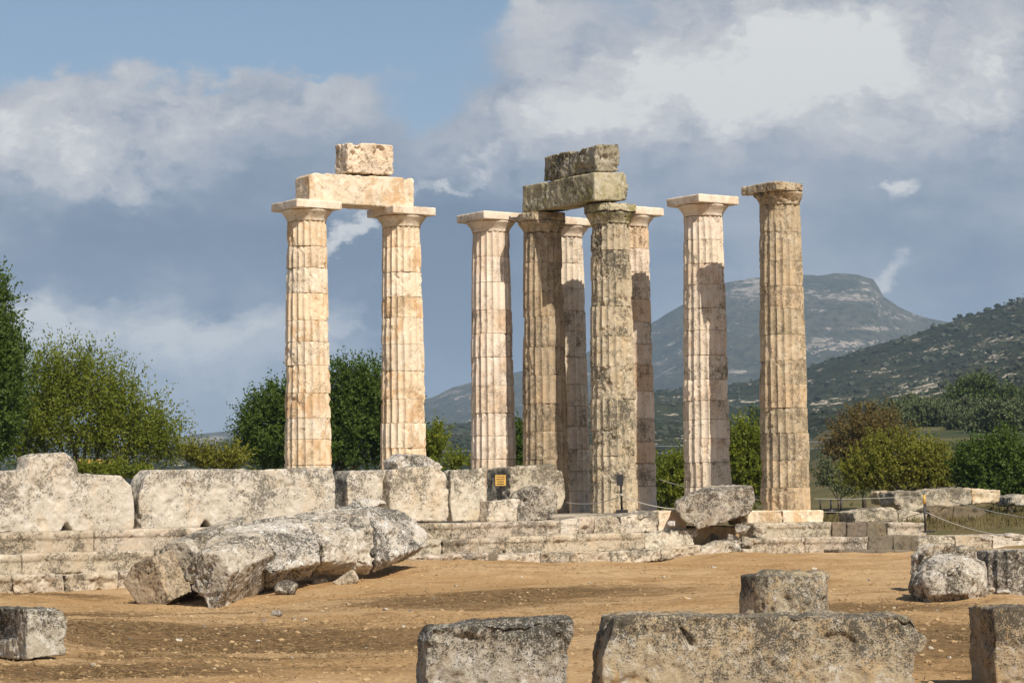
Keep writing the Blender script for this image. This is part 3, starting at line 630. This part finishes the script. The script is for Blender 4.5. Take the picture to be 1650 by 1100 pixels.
tagstone('fallen_beam', [seg(3)], S_ROUGH, .034, ER, 'rightmost fallen beam with a dark undercut edge', 'fallen beam', FB)
tagstone('fallen_beam', [beam(61.6, (352,850,.6),(350,872,.2),(420,880,0),(410,838,1),(520,826,2.5),(575,812,3.5),(600,816,3.6),(592,850,2.6),(520,862,1.6))], S_ROUGH, .04, EF, 'pale rough beam lying behind the largest fallen beam, against the steps', 'fallen beam', FB, color=(1.06, 1.05, 1.02))
rock(461, 948, 40, 28, 57.5, S_ROUGH, 'grey angular rock against the largest fallen beam', color=(.85, .82, .76))
rock(556, 931, 44, 28, 59.5, S_GREY, 'tan rock in front of the short fallen chunk', color=(.95, .88, .78))
rock(515, 938, 26, 16, 59.8, S_STEP, 'small orange earthy rock beside the tan rock')
rock(590, 815, 70, 20, 65.2, S_ROUGH, 'white crumbly lump heaped on the far fallen beams', color=(1.05, 1.05, 1.03))

def leaves_mesh(P, Dr, L, Wd, rng, out=None):
    """diamond leaves: base P, direction Dr, length L; out = direction the clump faces"""
    n = len(P); a = np.cross(Dr, rng.normal(size=(n, 3))*(1 if out is None else .75)+(0 if out is None else out)); a /= np.linalg.norm(a, axis=1)[:, None]+1e-9
    L = L[:, None]; Wd = Wd[:, None]; m_ = P+Dr*L*.5
    V = np.stack([P, m_+a*Wd, P+Dr*L, m_-a*Wd], 1).reshape(-1, 3); f = np.arange(n*4).reshape(n, 4); return V, f
# ---------------------------------------------------------------- stones in the foreground
EG = (.035, .03, .014, .035)
tagstone('squared_block', [slab([(684,1035),(695,1012),(710,1008),(922,997),(924,1003),(921,1030),(916,1060),(912,1180),(680,1180)], None, 1.0, n=np.array([.12, -.993, 0]), p0=at(800, 1050, 27.2))], S_FGREY, .022, EG,
         'black speckled squared block in front of the bare path', 'stone block', color=(1, .98, .95))
tagstone('squared_block', [slab([(990,996),(1005,993),(1250,992),(1470,992),(1480,1010),(1496,1030),(1488,1048),(1475,1055),(1472,1180),(968,1180),(972,1060)], None, 1.1, n=np.array([.08, -.997, 0]), p0=at(1220, 1050, 27.0))], S_FRONT, .024, (.03, .028, .013, .03),
         clip=crack(at(1113, 1037, 27.0), at(1092, 1004, 27.0)), label='widest ochre and grey foreground block with a crack near its corner', cat='stone block')
tagstone('squared_block', [slab([(1600,980),(1740,978),(1740,1180),(1610,1180)], None, .9, n=np.array([.15, -.989, 0]), p0=at(1620, 1050, 28.0))], S_FRONT, .024, EG,
         'tall squared block cut off by the corner of the picture, one face in shade', 'stone block', color=(.95, .9, .85))
tagstone('squared_block', [slab([(45,981),(105,980),(109,1000),(107,1056),(45,1061)], None, 1.6, n=np.array([.6, -.8, 0]), p0=at(75, 1020, 33.6))], S_FGREY, .024, EG,
         'pale grey cube like block alone on the earth at the picture edge', 'stone block', color=(1.12, 1.1, 1.05))
# column drum stump
def drum_stump(name, px, pyt, pyb, wpx, Y, mat, label, fl, er, nfl=20, color=None, seed=4):
    a = at(px, pyb, Y); t = at(px, pyt, Y); r = wpx*Y/F_PX/2; n = nfl*10; th = np.arange(n)/n*2*math.pi; u = (np.arange(n) % 10)/10
    rr_ = r-fl*(1-(2*u-1)**2); zb = a[2]-.15; V = np.vstack([np.stack([a[0]+np.cos(th)*rr_, a[1]+r+np.sin(th)*rr_, np.full(n, z)], -1) for z in (zb, t[2])])
    f = [list(range(n-1, -1, -1)), list(range(n, 2*n))]+[[i, (i+1) % n, n+(i+1) % n, n+i] for i in range(n)]
    return tagstone(name, [(V, f)], mat, .028, er, label, 'column drum', color=color)
drum_stump('column_drum', 1273, 927, 1010, 143, 38.5, S_FRONT, 'upright worn column drum stump behind the widest foreground block', .0, (.04, .03, .014, .04))
tagstone('broken_block', [slab([(1226,926),(1232,920),(1340,922),(1338,931),(1226,932)], None, .7, n=np.array([0., -1, 0]), p0=at(1280, 925, 38.9))], S_FRONT, .025, EG, 'thin cap of stone on the worn drum stump', 'stone block', color=(.9, .9, .88))
drum_stump('column_drum', 1643, 886, 952, 112, 48.5, S_ROUGH, 'fluted grey drum beside the round boulder, cut by the picture edge', .05, (.03, .025, .012, .03), color=(.92, .9, .86))
tagstone('round_boulder', [hull([*[at(x, y, 47.2) for x, y in ((1470,925),(1492,900),(1560,896),(1588,915),(1590,940),(1580,962),(1490,966),(1463,948),(1490,985),(1570,985))], *[at(x, y, 48.4) for x, y in ((1478,920),(1500,893),(1550,891),(1585,905),(1590,950),(1475,955),(1500,985),(1570,985))], *[at(x, y, 46.7) for x, y in ((1490,935),(1540,910),(1570,930),(1560,955),(1500,957))]])], S_ROUGH, .03, (.06, .05, .02, .05),
         'rounded white grey boulder on bare earth beside the fluted drum', 'boulder', color=(.98, .95, .9))
tagstone('broken_block', [slab([(1488,895),(1497,878),(1510,875),(1560,880),(1590,884),(1592,915),(1488,940)], None, .4, p0=at(1540, 890, 52))], S_ROUGH, .035, E2, 'rough pale block just behind the round boulder', 'stone block', color=(.9, .86, .78))
for a in [(1618,953,26,9,47.5,S_ROUGH,'flat pale stone at the foot of the fluted drum'),(1598,950,12,8,47.4,S_STEP,'little tan stone between boulder and drum'),(1590,894,18,14,55,S_ROUGH,'grey stone on the step behind the drum')]: rock(*a)

# small stones lying about on the earth
GP = 'small loose stones on the earth'
spots = [(446,992,20,12),(472,998,12,7),(490,1000,14,7),(425,1000,8,6),(150,1073,16,8),(288,1032,14,8),(210,1030,11,5),(345,1078,9,5),(620,983,12,6),(660,985,10,5),(700,965,8,4),(415,1033,9,5),(60,1085,8,5),(240,1060,8,4),
         (1312,917,10,5),(870,978,8,4),(1070,930,8,4),(1110,965,7,4),(1400,935,7,4),(1180,945,7,4),(1150,915,9,5),(560,975,8,5),(520,985,7,4),(330,1010,8,5),(380,1012,7,4),(180,1010,7,4),(840,930,7,4),(950,940,6,3),(735,945,9,5),(1440,980,8,5),(1510,985,8,5),(1500,1045,12,7),(1530,1060,9,6),(650,1010,8,5),(590,1045,9,5),(470,1060,9,5)]
for i, (x, y, w, h) in enumerate(spots):
    p = on_ground(x, y); rock(x, y-h*.25, w, h, p[1], [S_ROUGH, S_STEP, S_GREY][i % 3], 'small loose pale stone lying on the orange earth', GP, 'stone', name='loose_stone', nh=12)
rng = np.random.default_rng(8); n = 9500
Yq = 24+rng.random(n)**1.3*48; ax_ = rng.uniform(-.235, .235, n); X = ax_*Yq
cl = fbm(np.stack([X*.35, Yq*.35, 0*X], -1), 3, 6); kp = cl+rng.random(n)*1.1 > .3; X, Yq = X[kp], Yq[kp]; n = len(X)
s_ = (rng.random(n)**4*.03+.010); Z = ground_z(X, Yq)+s_*.2
V_, F_ = blobs_mesh(np.stack([X, Yq, Z], -1), s_[:, None]*np.array([1.3, 1, .7])*rng.uniform(.7, 1.3, (n, 3)), .18, rng)
M_PEB = leafy('pebbles', (.33, .205, .09, 1), (.50, .365, .205, 1), 3.0)
tag(meshobj('gravel', V_, F_, M_PEB, origin=(0, 40, 0), smooth=False), 'fine gravel scattered over the earth', 'gravel', kind='stuff')

rng = np.random.default_rng(33); V_ = []; cnt = 0
for px, py, Y, rx, ry, n in [(560,1030,40,3.5,2.2,2600),(760,965,52,3.2,3.0,2600),(330,1070,35,2.4,1.6,1800),(300,1000,43,2.8,2.0,1600),(1520,1040,36,3.0,4.5,3600),(1400,975,45,2.0,1.8,1200),(120,1010,42,3,2.5,1800),(60,1090,31,1.6,1.2,900),(180,950,58,5,1.2,1500),(640,1000,45,4,2,1600),(760,915,63,6,1.2,1500),(430,975,55,4,2,1200),(1000,960,52,6,5,1200),(1250,940,56,6,5,900),(500,1080,33,5,3,1500)]:
    q = at(px, py, Y); x = q[0]+rng.normal(size=n)*rx*.75; y = q[1]+rng.normal(size=n)*ry*.75; k = fbm(np.stack([x*1.3, y*.9, 0*x], -1), 3, 2)+.3*rng.random(n) > .05; V_.append(np.stack([x[k], y[k]], -1))
xy = np.vstack(V_); n = len(xy); P = np.stack([xy[:, 0], xy[:, 1], ground_z(xy[:, 0], xy[:, 1])+.004], -1)
Dl = rng.normal(size=(n, 3))*np.array([1, 1, .28])+np.array([0, 0, .22]); Dl /= np.linalg.norm(Dl, axis=1)[:, None]
V_, F_ = leaves_mesh(P, Dl, rng.uniform(.04, .16, n), np.full(n, .006), rng)
M_WEED = leafy('dead_weeds', (.12, .075, .03, 1), (.36, .25, .12, 1), 2.0)
tag(meshobj('dead_weeds', V_, F_, M_WEED, origin=(0, 40, 0), smooth=False), 'flattened brown dead weeds matted on the earth', 'weeds', kind='stuff')
# ---------------------------------------------------------------- stones beyond the platform, right
GF = 'tumbled blocks in the grass beyond the temple'
for i, (pts, Y, m_, lb) in enumerate([
    ([(1377,824),(1395,820),(1440,817),(1446,822),(1446,842),(1377,842)], 90, S_GREY, 'low pale slab alone in the dry grass'),
    ([(1428,791),(1442,790),(1443,812),(1428,812)], 100, S_CREAM, 'small upright fluted piece at the end of the tumbled pile'),
    ([(1442,792),(1475,790),(1488,797),(1490,822),(1458,825),(1442,815)], 99, S_GREY, 'cream block in the pile just behind the yellow tipped post'),
    ([(1490,796),(1500,788),(1550,785),(1566,790),(1566,812),(1530,818),(1492,816)], 101, S_GREY, 'long ridged block in the middle of the tumbled pile'),
    ([(1566,788),(1582,786),(1612,790),(1610,810),(1568,812)], 102, S_CREAM, 'warm lit block of the pile touching the dark bush'),
    ([(1498,822),(1520,814),(1575,817),(1590,824),(1590,845),(1500,845)], 95, S_DARK, 'dark brown block half sunk in weeds below the pile'),
    ([(1447,828),(1470,822),(1495,826),(1496,843),(1447,843)], 94, S_GREY, 'low brownish block between the slab and the yellow tipped post'),
    ([(1628,800),(1650,795),(1670,797),(1670,815),(1628,815)], 104, S_ROUGH, 'pale block under the dark bush by the picture edge')]):
    tagstone('tumbled_block', [slab(pts, None, 1.1, n=np.array([.45, -.893, 0]), p0=at(pts[0][0], 820, Y))], m_, .06, (.05, .05, .02, .05), lb, 'stone block', GF, color=(.85, .82, .75))
for a in [(1590,868,20,8,70,S_ROUGH,'knobbly pale stone on the end of the long step'),(1625,862,24,8,71,S_ROUGH,'flat crumbly stone on the far end of the step'),(1640,868,16,7,69,S_STEP,'small cream stone on the step edge')]: rock(*a)

# ---------------------------------------------------------------- signs, posts, ropes
def bar(p, q, r, n=8):
    p = np.array(p, float); q = np.array(q, float); d = q-p; d /= np.linalg.norm(d); a = np.cross(d, [0, 0, 1.0]); 
    if np.linalg.norm(a) < 1e-3: a = np.array([1.0, 0, 0])
    a /= np.linalg.norm(a); b_ = np.cross(d, a); th = np.arange(n)/n*2*math.pi
    ring = np.cos(th)[:, None]*a+np.sin(th)[:, None]*b_
    V = np.vstack([p+ring*r, q+ring*r]); f = [list(range(n)), list(range(2*n-1, n-1, -1))]+[[i, n+i, n+(i+1) % n, (i+1) % n] for i in range(n)]
    return V, f
def box(c, sx, sy, sz, rz=0.0):
    c = np.array(c, float); ca, sa = math.cos(rz), math.sin(rz); V = []
    for z in (-1, 1):
        for x, y in ((-1, -1), (1, -1), (1, 1), (-1, 1)):
            V.append(c+np.array([ca*x*sx/2-sa*y*sy/2, sa*x*sx/2+ca*y*sy/2, z*sz/2]))
    return np.array(V), [[3, 2, 1, 0], [4, 5, 6, 7], [0, 1, 5, 4], [1, 2, 6, 5], [2, 3, 7, 6], [3, 0, 4, 7]]
def join(*ms):
    V = []; f = []; k = 0
    for v, g in ms: V.append(v); f += [[i+k for i in q] for q in g]; k += len(v)
    return np.vstack(V), f
def tube(pts, r, n=6):
    ms = []
    pts = np.array(pts); ring = None; V = []; f = []
    for i, p in enumerate(pts):
        d = pts[min(i+1, len(pts)-1)]-pts[max(i-1, 0)]; d = d/np.linalg.norm(d); a = np.cross(d, [0.02, 0.01, 1.0]); a /= np.linalg.norm(a); b_ = np.cross(d, a); th = np.arange(n)/n*2*math.pi
        V.append(p+(np.cos(th)[:, None]*a+np.sin(th)[:, None]*b_)*r)
        if i: f += [[(i-1)*n+j, (i-1)*n+(j+1) % n, i*n+(j+1) % n, i*n+j] for j in range(n)]
    f += [list(range(n))[::-1], [(len(pts)-1)*n+j for j in range(n)]]
    return np.vstack(V), f
Ys = 76.0
b0 = at(1002, 826, Ys); sg = root('information_stand', b0, 'dark iron stand with a small dark panel on a flat foot, before the speckled column', 'sign')
meshobj('foot', *box(b0+np.array([0, 0, .05]), .36, .36, .10), M_IRON, sg, smooth=False)
meshobj('post', *bar(b0+np.array([0, 0, .1]), at(1000, 764, Ys), .035), M_IRON, sg)
meshobj('panel', *box(at(999, 773, Ys-.06), .20, .03, .34), M_IRON, sg, smooth=False)
meshobj('rope_loop', *bar(at(998.6, 797, Ys), at(1003.8, 797, Ys), .045), M_ROPE, sg)
b0 = at(808, 812, 71.95); sg = root('warning_sign', b0, 'small yellow notice on a dark post among the wall blocks', 'sign')
meshobj('post', *bar(b0, at(807, 763, 71.95), .035), M_IRON, sg)
c0_ = at(806.5, 773.5, 71.85); pn = meshobj('sign_panel', *box(c0_, .31, .02, .31, .15), M_YELLOW, sg, smooth=False)
rs = random.Random(4)
for row, (w, n_) in enumerate(((.24, 7), (.24, 6), (.20, 6), (.22, 7))):
    zc = .10-row*.068; ms = []
    for i in range(n_):
        x = -w/2+w*(i+.5)/n_; ms.append(box(c0_+np.array([x*.989+.0, x*.149-.0145, zc]), w/n_*rs.uniform(.45, .8), .004, .030, .15))
    lt = meshobj('text_line', *join(*ms), M_IRON, sg, smooth=False); lt.parent = pn; lt.location = (0, 0, 0)
b0 = at(1491, 858, 71.5); sg = root('barrier_post', b0, 'dark rope post with a bright yellow tip at the end of the steps', 'barrier post')
meshobj('post', *bar(b0, at(1489.5, 812, 71.5), .03), M_IRON, sg)
meshobj('yellow_tip', *bar(at(1489.5, 812, 71.5), at(1489, 797, 71.5), .04), M_YELLOW, sg)
meshobj('foot', *box(at(1497, 856, 71.3), .3, .3, .05), M_IRON, sg, smooth=False)
def rope(a, b_, sag, r, label, mat=M_ROPE, name='barrier_rope', cat='rope', group='barrier ropes'):
    a = at(*a); b_ = at(*b_); t = np.linspace(0, 1, 24)[:, None]; pts = a*(1-t)+b_*t; pts[:, 2] -= (4*t*(1-t)*sag)[:, 0]
    o = meshobj(name, *tube(pts, r), mat); tag(o, label, cat, group); return o
rope((1490,824,71.5), (1380,839,74), .12, .014, 'pale rope running from the yellow tipped post down along the top step')
rope((1491,824,71.5), (1630,864,69), .12, .014, 'pale rope from the yellow tipped post to the crumbly step end')
rope((1312,803,92), (1470,799,97), .05, .012, 'thin rope stretched over low dark posts in the grass')
rope((1530,806,96), (1700,840,88), .1, .02, 'thin faint rope crossing in front of the dark bush')
rope((1004,800,76), (1096,820,76.5), .08, .016, 'rope from the dark information stand to the tipped boulder')
rope((1062,772,86), (1232,800,80), .15, .014, 'thin rope passing behind the lichen drum column')
rope((998,800,76), (912,809,79), .12, .014, 'rope from the dark information stand towards the large speckled block')
for x in (1322, 1339, 1355):
    p0 = at(x, 826, 93); o = meshobj('low_post', *join(bar(p0, at(x, 803, 93), .035), box(p0+np.array([0, 0, .05]), .34 if x == 1339 else .14, .3, .16 if x == 1339 else .06)), M_IRON)
    tag(o, {1322: 'thin dark low post nearest the ochre column', 1339: 'dark low post on a heavy round foot', 1355: 'thin dark low post farthest from the ochre column'}[x], 'post', 'low posts in the grass')
rope((-100,735,420), (1900,690,330), 1.0, .06, 'grey overhead cable crossing in front of the hills', M_CABLE, 'overhead_cable', 'cable', 'overhead cables')
rope((-100,742,420), (1900,700,335), 1.2, .05, 'lower grey overhead cable crossing in front of the hills', M_CABLE, 'overhead_cable', 'cable', 'overhead cables')

# ---------------------------------------------------------------- trees
def crown_mesh(lobes, Y, dens, leaf, up, spr, seed, shell=.45):
    rng = np.random.default_rng(seed); Ps = []; Ds = []; Os = []; tips = []
    k = Y/F_PX
    for (px, py, rx, ry) in lobes:
        c = at(px, py, Y); r = np.array([rx*k, max(rx, ry)*k*.85, ry*k]); n = int(2.9*dens*(rx*ry)/1000)
        d = rng.normal(size=(n, 3)); d /= np.linalg.norm(d, axis=1)[:, None]; q = shell+(1-shell)*rng.random(n)**.6; keep_ = fbm(d*3.4+seed*2+py*.01, 2, seed+4)+.55*rng.random(n) > .02; d, q = d[keep_], q[keep_]; n = len(d)
        bump = 1+.38*fbm(d*2.6+seed+px*.01, 3, seed)
        s = c+d*r*(q*bump)[:, None]*.88
        sd = d*r/np.linalg.norm(r)+np.array([0, 0, up])+rng.normal(size=(n, 3))*.35; sd /= np.linalg.norm(sd, axis=1)[:, None]
        ln = spr*rng.uniform(.4, 1.4, n); m_ = 17
        t = np.linspace(0, 1, m_)
        bend = rng.normal(size=(n, 1, 3))*.15
        P = s[:, None]+sd[:, None]*(ln[:, None]*t[None])[..., None]+bend*(t**2)[None, :, None]*ln[:, None, None]
        P = P+rng.normal(size=P.shape)*.05*spr
        Dl = sd[:, None]*.6+rng.normal(size=P.shape)*.6; Dl /= np.linalg.norm(Dl, axis=2)[..., None]
        Ps.append(P.reshape(-1, 3)); Ds.append(Dl.reshape(-1, 3)); Os.append(np.repeat(d+np.array([0, 0, .35]), m_, axis=0)); tips += [(c, s[i]) for i in range(0, n, max(1, n//9))]
    P = np.vstack(Ps); Dl = np.vstack(Ds); n = len(P)
    V, f = leaves_mesh(P, Dl, leaf*rng.uniform(.6, 1.3, n), leaf*.28*rng.uniform(.7, 1.3, n), rng, np.vstack(Os)); return V, f, tips
def taper(p, q, r0, r1, n=6):
    V, f = bar(p, q, 1.0, n); p = np.array(p); q = np.array(q); V[:n] = p+(V[:n]-p)*r0; V[n:] = q+(V[n:]-q)*r1; return V, f
def tree(name, lobes, Y, mat, label, cat, group=None, dens=70, leaf=.15, up=.35, spr=.8, seed=1, base=None, trunk_r=.14, shell=.45):
    px = sum(l[0]*l[2]*l[3] for l in lobes)/sum(l[2]*l[3] for l in lobes)
    p = at(px if base is None else base, 800, Y); zb = float(ground_z(np.array([p[0]]), np.array([p[1]]))[0]); b0 = np.array([p[0], p[1], zb-.05])
    rt = root(name, b0, label, cat, group)
    V, f, tips = crown_mesh(lobes, Y, dens, leaf*(1.0 if leaf < .2 else 1), up, spr, seed, shell)
    rng = np.random.default_rng(seed+50); ms = []
    cen = np.mean([at(l[0], l[1], Y) for l in lobes], axis=0); fork = b0+(cen-b0)*.45
    ms.append(taper(b0, fork, trunk_r, trunk_r*.75, 8))
    for l in lobes:
        c = at(l[0], l[1], Y); ms.append(taper(fork, c, trunk_r*.65, trunk_r*.3))
    for c, s in tips: ms.append(taper(c, s, trunk_r*.28, trunk_r*.08, 5))
    meshobj('trunk', *join(*ms), M_BARK, rt)
    meshobj('crown', V, f, mat, rt, smooth=False); return rt
G1 = leafy('green_leaves', (.055, .085, .012, 1), (.30, .32, .032, 1), .8, .42)
G2 = leafy('deep_green_leaves', (.033, .062, .010, 1), (.13, .19, .026, 1), .8, .35)
G3 = leafy('yellow_green_leaves', (.10, .11, .016, 1), (.30, .28, .035, 1), .8, .35)
G4 = leafy('autumn_leaves', (.10, .07, .022, 1), (.20, .145, .04, 1), .8, .25)
G5 = leafy('olive_leaves', (.065, .082, .03, 1), (.13, .15, .06, 1), .6, .1)
G6 = leafy('pine_needles', (.04, .065, .012, 1), (.10, .135, .02, 1), .6, .1)
tree('leafy_tree', [(-60,560,75,110),(-20,500,40,60),(-10,640,50,90),(10,590,30,60),(-60,700,80,80)], 104, G2, 'tall dense green tree cut off by the picture edge', 'tree', 'trees beyond the temple', 80, .15, .35, .8, 3)
tree('leafy_tree', [(60,645,45,55),(100,625,35,50),(150,630,38,50),(195,665,35,45),(240,705,38,45),(120,690,80,55),(40,710,50,50),(200,720,60,45),(275,730,25,28)], 110, G1, 'broad yellowish green tree with feathery upright shoots behind the ragged wall block', 'tree', 'trees beyond the temple', 60, .14, 1.1, 1.3, 4, base=110)
tree('leafy_tree', [(425,700,45,50),(450,660,38,35),(500,680,60,60),(560,640,42,50),(600,650,35,60),(580,700,60,60),(480,725,90,40),(640,700,40,60)], 112, G2, 'dense dark green tree seen on both sides of the cream columns', 'tree', 'trees beyond the temple', 95, .15, .45, .8, 5, base=545)
tree('leafy_bush', [(703,715,16,24),(690,735,18,25)], 108, G1, 'small bright bush beside the second cream column', 'bush', 'bushes beyond the temple', 110, .14, .5, .6, 6, trunk_r=.05)
tree('leafy_bush', [(320,738,22,18),(350,745,25,14),(380,742,20,16)], 105, G3, 'low yellow green bushes over the longest wall block', 'bush', 'bushes beyond the temple', 120, .13, .6, .6, 7, trunk_r=.05)
tree('leafy_bush', [(842,715,14,26),(838,745,18,20)], 104, G2, 'dark bush in the slit between the pale and the tan column', 'bush', 'bushes beyond the temple', 120, .14, .4, .6, 8, trunk_r=.05)
tree('leafy_bush', [(745,745,14,10),(725,750,10,8)], 104, G1, 'tip of a green bush beside the pale free standing column', 'bush', 'bushes beyond the temple', 140, .13, .5, .5, 18, trunk_r=.04)
tree('leafy_bush', [(1080,775,30,35),(1100,760,25,28),(1070,800,28,25),(1110,795,25,30)], 100, G1, 'green bush between the two pale columns by the rope', 'bush', 'bushes beyond the temple', 120, .13, .5, .6, 9, trunk_r=.06)
tree('leafy_bush', [(1200,720,26,32),(1215,770,26,40),(1185,760,20,40),(1225,740,20,40),(1190,810,20,20)], 98, G1, 'taller green bush between the lichen drum column and the ochre column', 'bush', 'bushes beyond the temple', 120, .13, .5, .6, 10, trunk_r=.06)
tree('autumn_tree', [(1370,710,40,40),(1400,690,38,38),(1430,700,30,38),(1355,735,30,28),(1400,730,45,35)], 142, G4, 'round brown autumn tree beside the ochre column', 'tree', 'trees beyond the temple', 75, .14, .4, .7, 11)
tree('leafy_bush', [(1410,745,35,32),(1450,735,40,35),(1490,745,35,32),(1430,770,50,25),(1500,770,38,26),(1385,765,22,25),(1525,755,25,28)], 118, G3, 'wide yellow green bush behind the tumbled blocks', 'bush', 'bushes beyond the temple', 95, .14, .5, .7, 12)
tree('leafy_bush', [(1580,745,40,38),(1620,740,40,42),(1650,760,40,40),(1600,785,45,22),(1560,770,25,25),(1690,750,40,50)], 110, G2, 'big dark green bush over the end of the tumbled pile', 'bush', 'bushes beyond the temple', 95, .14, .35, .6, 13)
tree('leafy_bush', [(1345,775,25,18),(1375,785,28,15),(1325,765,14,20)], 135, G5, 'low grey green bush behind the low dark posts', 'bush', 'bushes beyond the temple', 90, .13, .4, .6, 14, trunk_r=.05)
tree('leafy_bush', [(150,758,50,9),(215,762,30,9),(60,752,40,8)], 106, G1, 'low green undergrowth showing over the ragged wall block', 'bush', 'bushes beyond the temple', 150, .13, .5, .4, 41, trunk_r=.03)
# pines and olives on the slope
tree('pine_tree', [(1575,622,24,16),(1560,632,22,12),(1590,636,20,14),(1540,638,14,9),(1575,645,26,10)], 430, G6, 'dark rounded pine standing above the olive grove', 'tree', 'pines on the slope', 140, .5, .3, 1.6, 15, trunk_r=.4)
tree('pine_tree', [(1625,640,18,12),(1640,645,18,10),(1610,646,12,9)], 430, G6, 'lower bright pine at the picture edge above the olive grove', 'tree', 'pines on the slope', 140, .5, .3, 1.6, 16, trunk_r=.4)
for i, (x, y, w, h, Yc, tone) in enumerate([(1212,676,7,18,620,0),(1222,678,6,16,620,1)]):
    tree('cypress_tree', [(x,y,w*.6,h*.6),(x,y-8,w*.4,h*.5),(x,y+8,w*.6,h*.5)], Yc, G6, ['taller slim dark cypress far behind the green bush','shorter slim dark cypress touching the ochre column'][i], 'tree', 'far cypresses', 500, .6, 1.5, 1.5, 30+i, trunk_r=.25)
def copy_tree(o, loc, s, rz):
    c = o.copy(); col.objects.link(c); c.location = loc; c.scale = (s, s, s); c.rotation_euler = (0, 0, rz)
    for ch in o.children:
        d = ch.copy(); col.objects.link(d); d.parent = c
    return c
proto = tree('olive_tree', [(1500,668,18,13),(1490,676,16,11),(1512,677,16,11)], 380, G5, 'pale grey green olive tree in the grove on the slope', 'tree', 'olive trees of the grove', 260, .38, .3, 1.0, 17, trunk_r=.3)
rs = random.Random(3); pl = 0
p0 = Vector(proto.location)
def gz1(x, y): return float(ground_z(np.array([x]), np.array([y]))[0])
proto.location = (p0.x, p0.y, gz1(p0.x, p0.y))
for row, Yr in enumerate((330, 365, 400, 440, 480, 530)):
    for i in range(9):
        px = 1440+i*34+rs.uniform(-10, 10)+row*7
        if row == 0 and 1440 < px < 1590: continue
        p = at(px, 690, Yr+rs.uniform(-8, 8))
        copy_tree(proto, (p[0], p[1], gz1(p[0], p[1])), rs.uniform(.8, 1.25), rs.uniform(0, 6.28))
p = at(1545, 700, 345); copy_tree(proto, (p[0], p[1], gz1(p[0], p[1])), .7, 2.0)
# dry grass beyond the platform
rng = np.random.default_rng(21); n = 26000
Yg = 88+rng.random(n)*45; X = (rng.uniform(.10, .25, n))*Yg; Z = ground_z(X, Yg)
Dl = rng.normal(size=(n, 3))*np.array([.3, .3, .1])+np.array([0, 0, 1.0]); Dl /= np.linalg.norm(Dl, axis=1)[:, None]
hgt = rng.uniform(.12, .42, n)*(1+.6*fbm(np.stack([X, Yg, 0*X], -1)*.3, 3, 3))
V_, F_ = leaves_mesh(np.stack([X, Yg, Z], -1), Dl, hgt, np.full(n, .018), rng)
G7 = leafy('dry_grass', (.10, .088, .03, 1), (.22, .165, .068, 1), .25, .2)
tag(meshobj('dry_grass', V_, F_, G7, origin=(20, 100, 1), smooth=False), 'dry olive brown grass beyond the temple steps', 'grass', kind='stuff')
# low building glimpsed through the trees
q = at(163, 752, 160); bd = root('farm_building', q+np.array([0, 0, -1.2]), 'low building with an ochre roof glimpsed through the trees', 'building')
meshobj('wall', *box(q+np.array([0, 0, -.6]), 2.6, 3, 1.6), M_WALL, bd, smooth=False)
meshobj('roof', *join(box(q+np.array([0, 0, .28]), 3.0, 3.4, .16), box(q+np.array([0, .4, .42]), 2.9, 1.6, .14)), M_ROOF, bd, smooth=False)

# ---------------------------------------------------------------- haze
hm = bpy.data.materials.new('haze'); hm.use_nodes = True; N = NT(hm.node_tree)
pv = N.node('ShaderNodeVolumePrincipled'); pv.inputs['Color'].default_value = (.58, .77, 1.0, 1); pv.inputs['Density'].default_value = 9e-5; pv.inputs['Anisotropy'].default_value = 0.0
o = N.node('ShaderNodeOutputMaterial'); N.l.new(pv.outputs[0], o.inputs['Volume'])
hz = meshobj('haze', *box((0, 0, 400), 30000, 30000, 820), hm, origin=(0, 0, 0), smooth=False); tag(hz, 'thin blue haze between the temple and the far mountain', 'haze', kind='stuff')
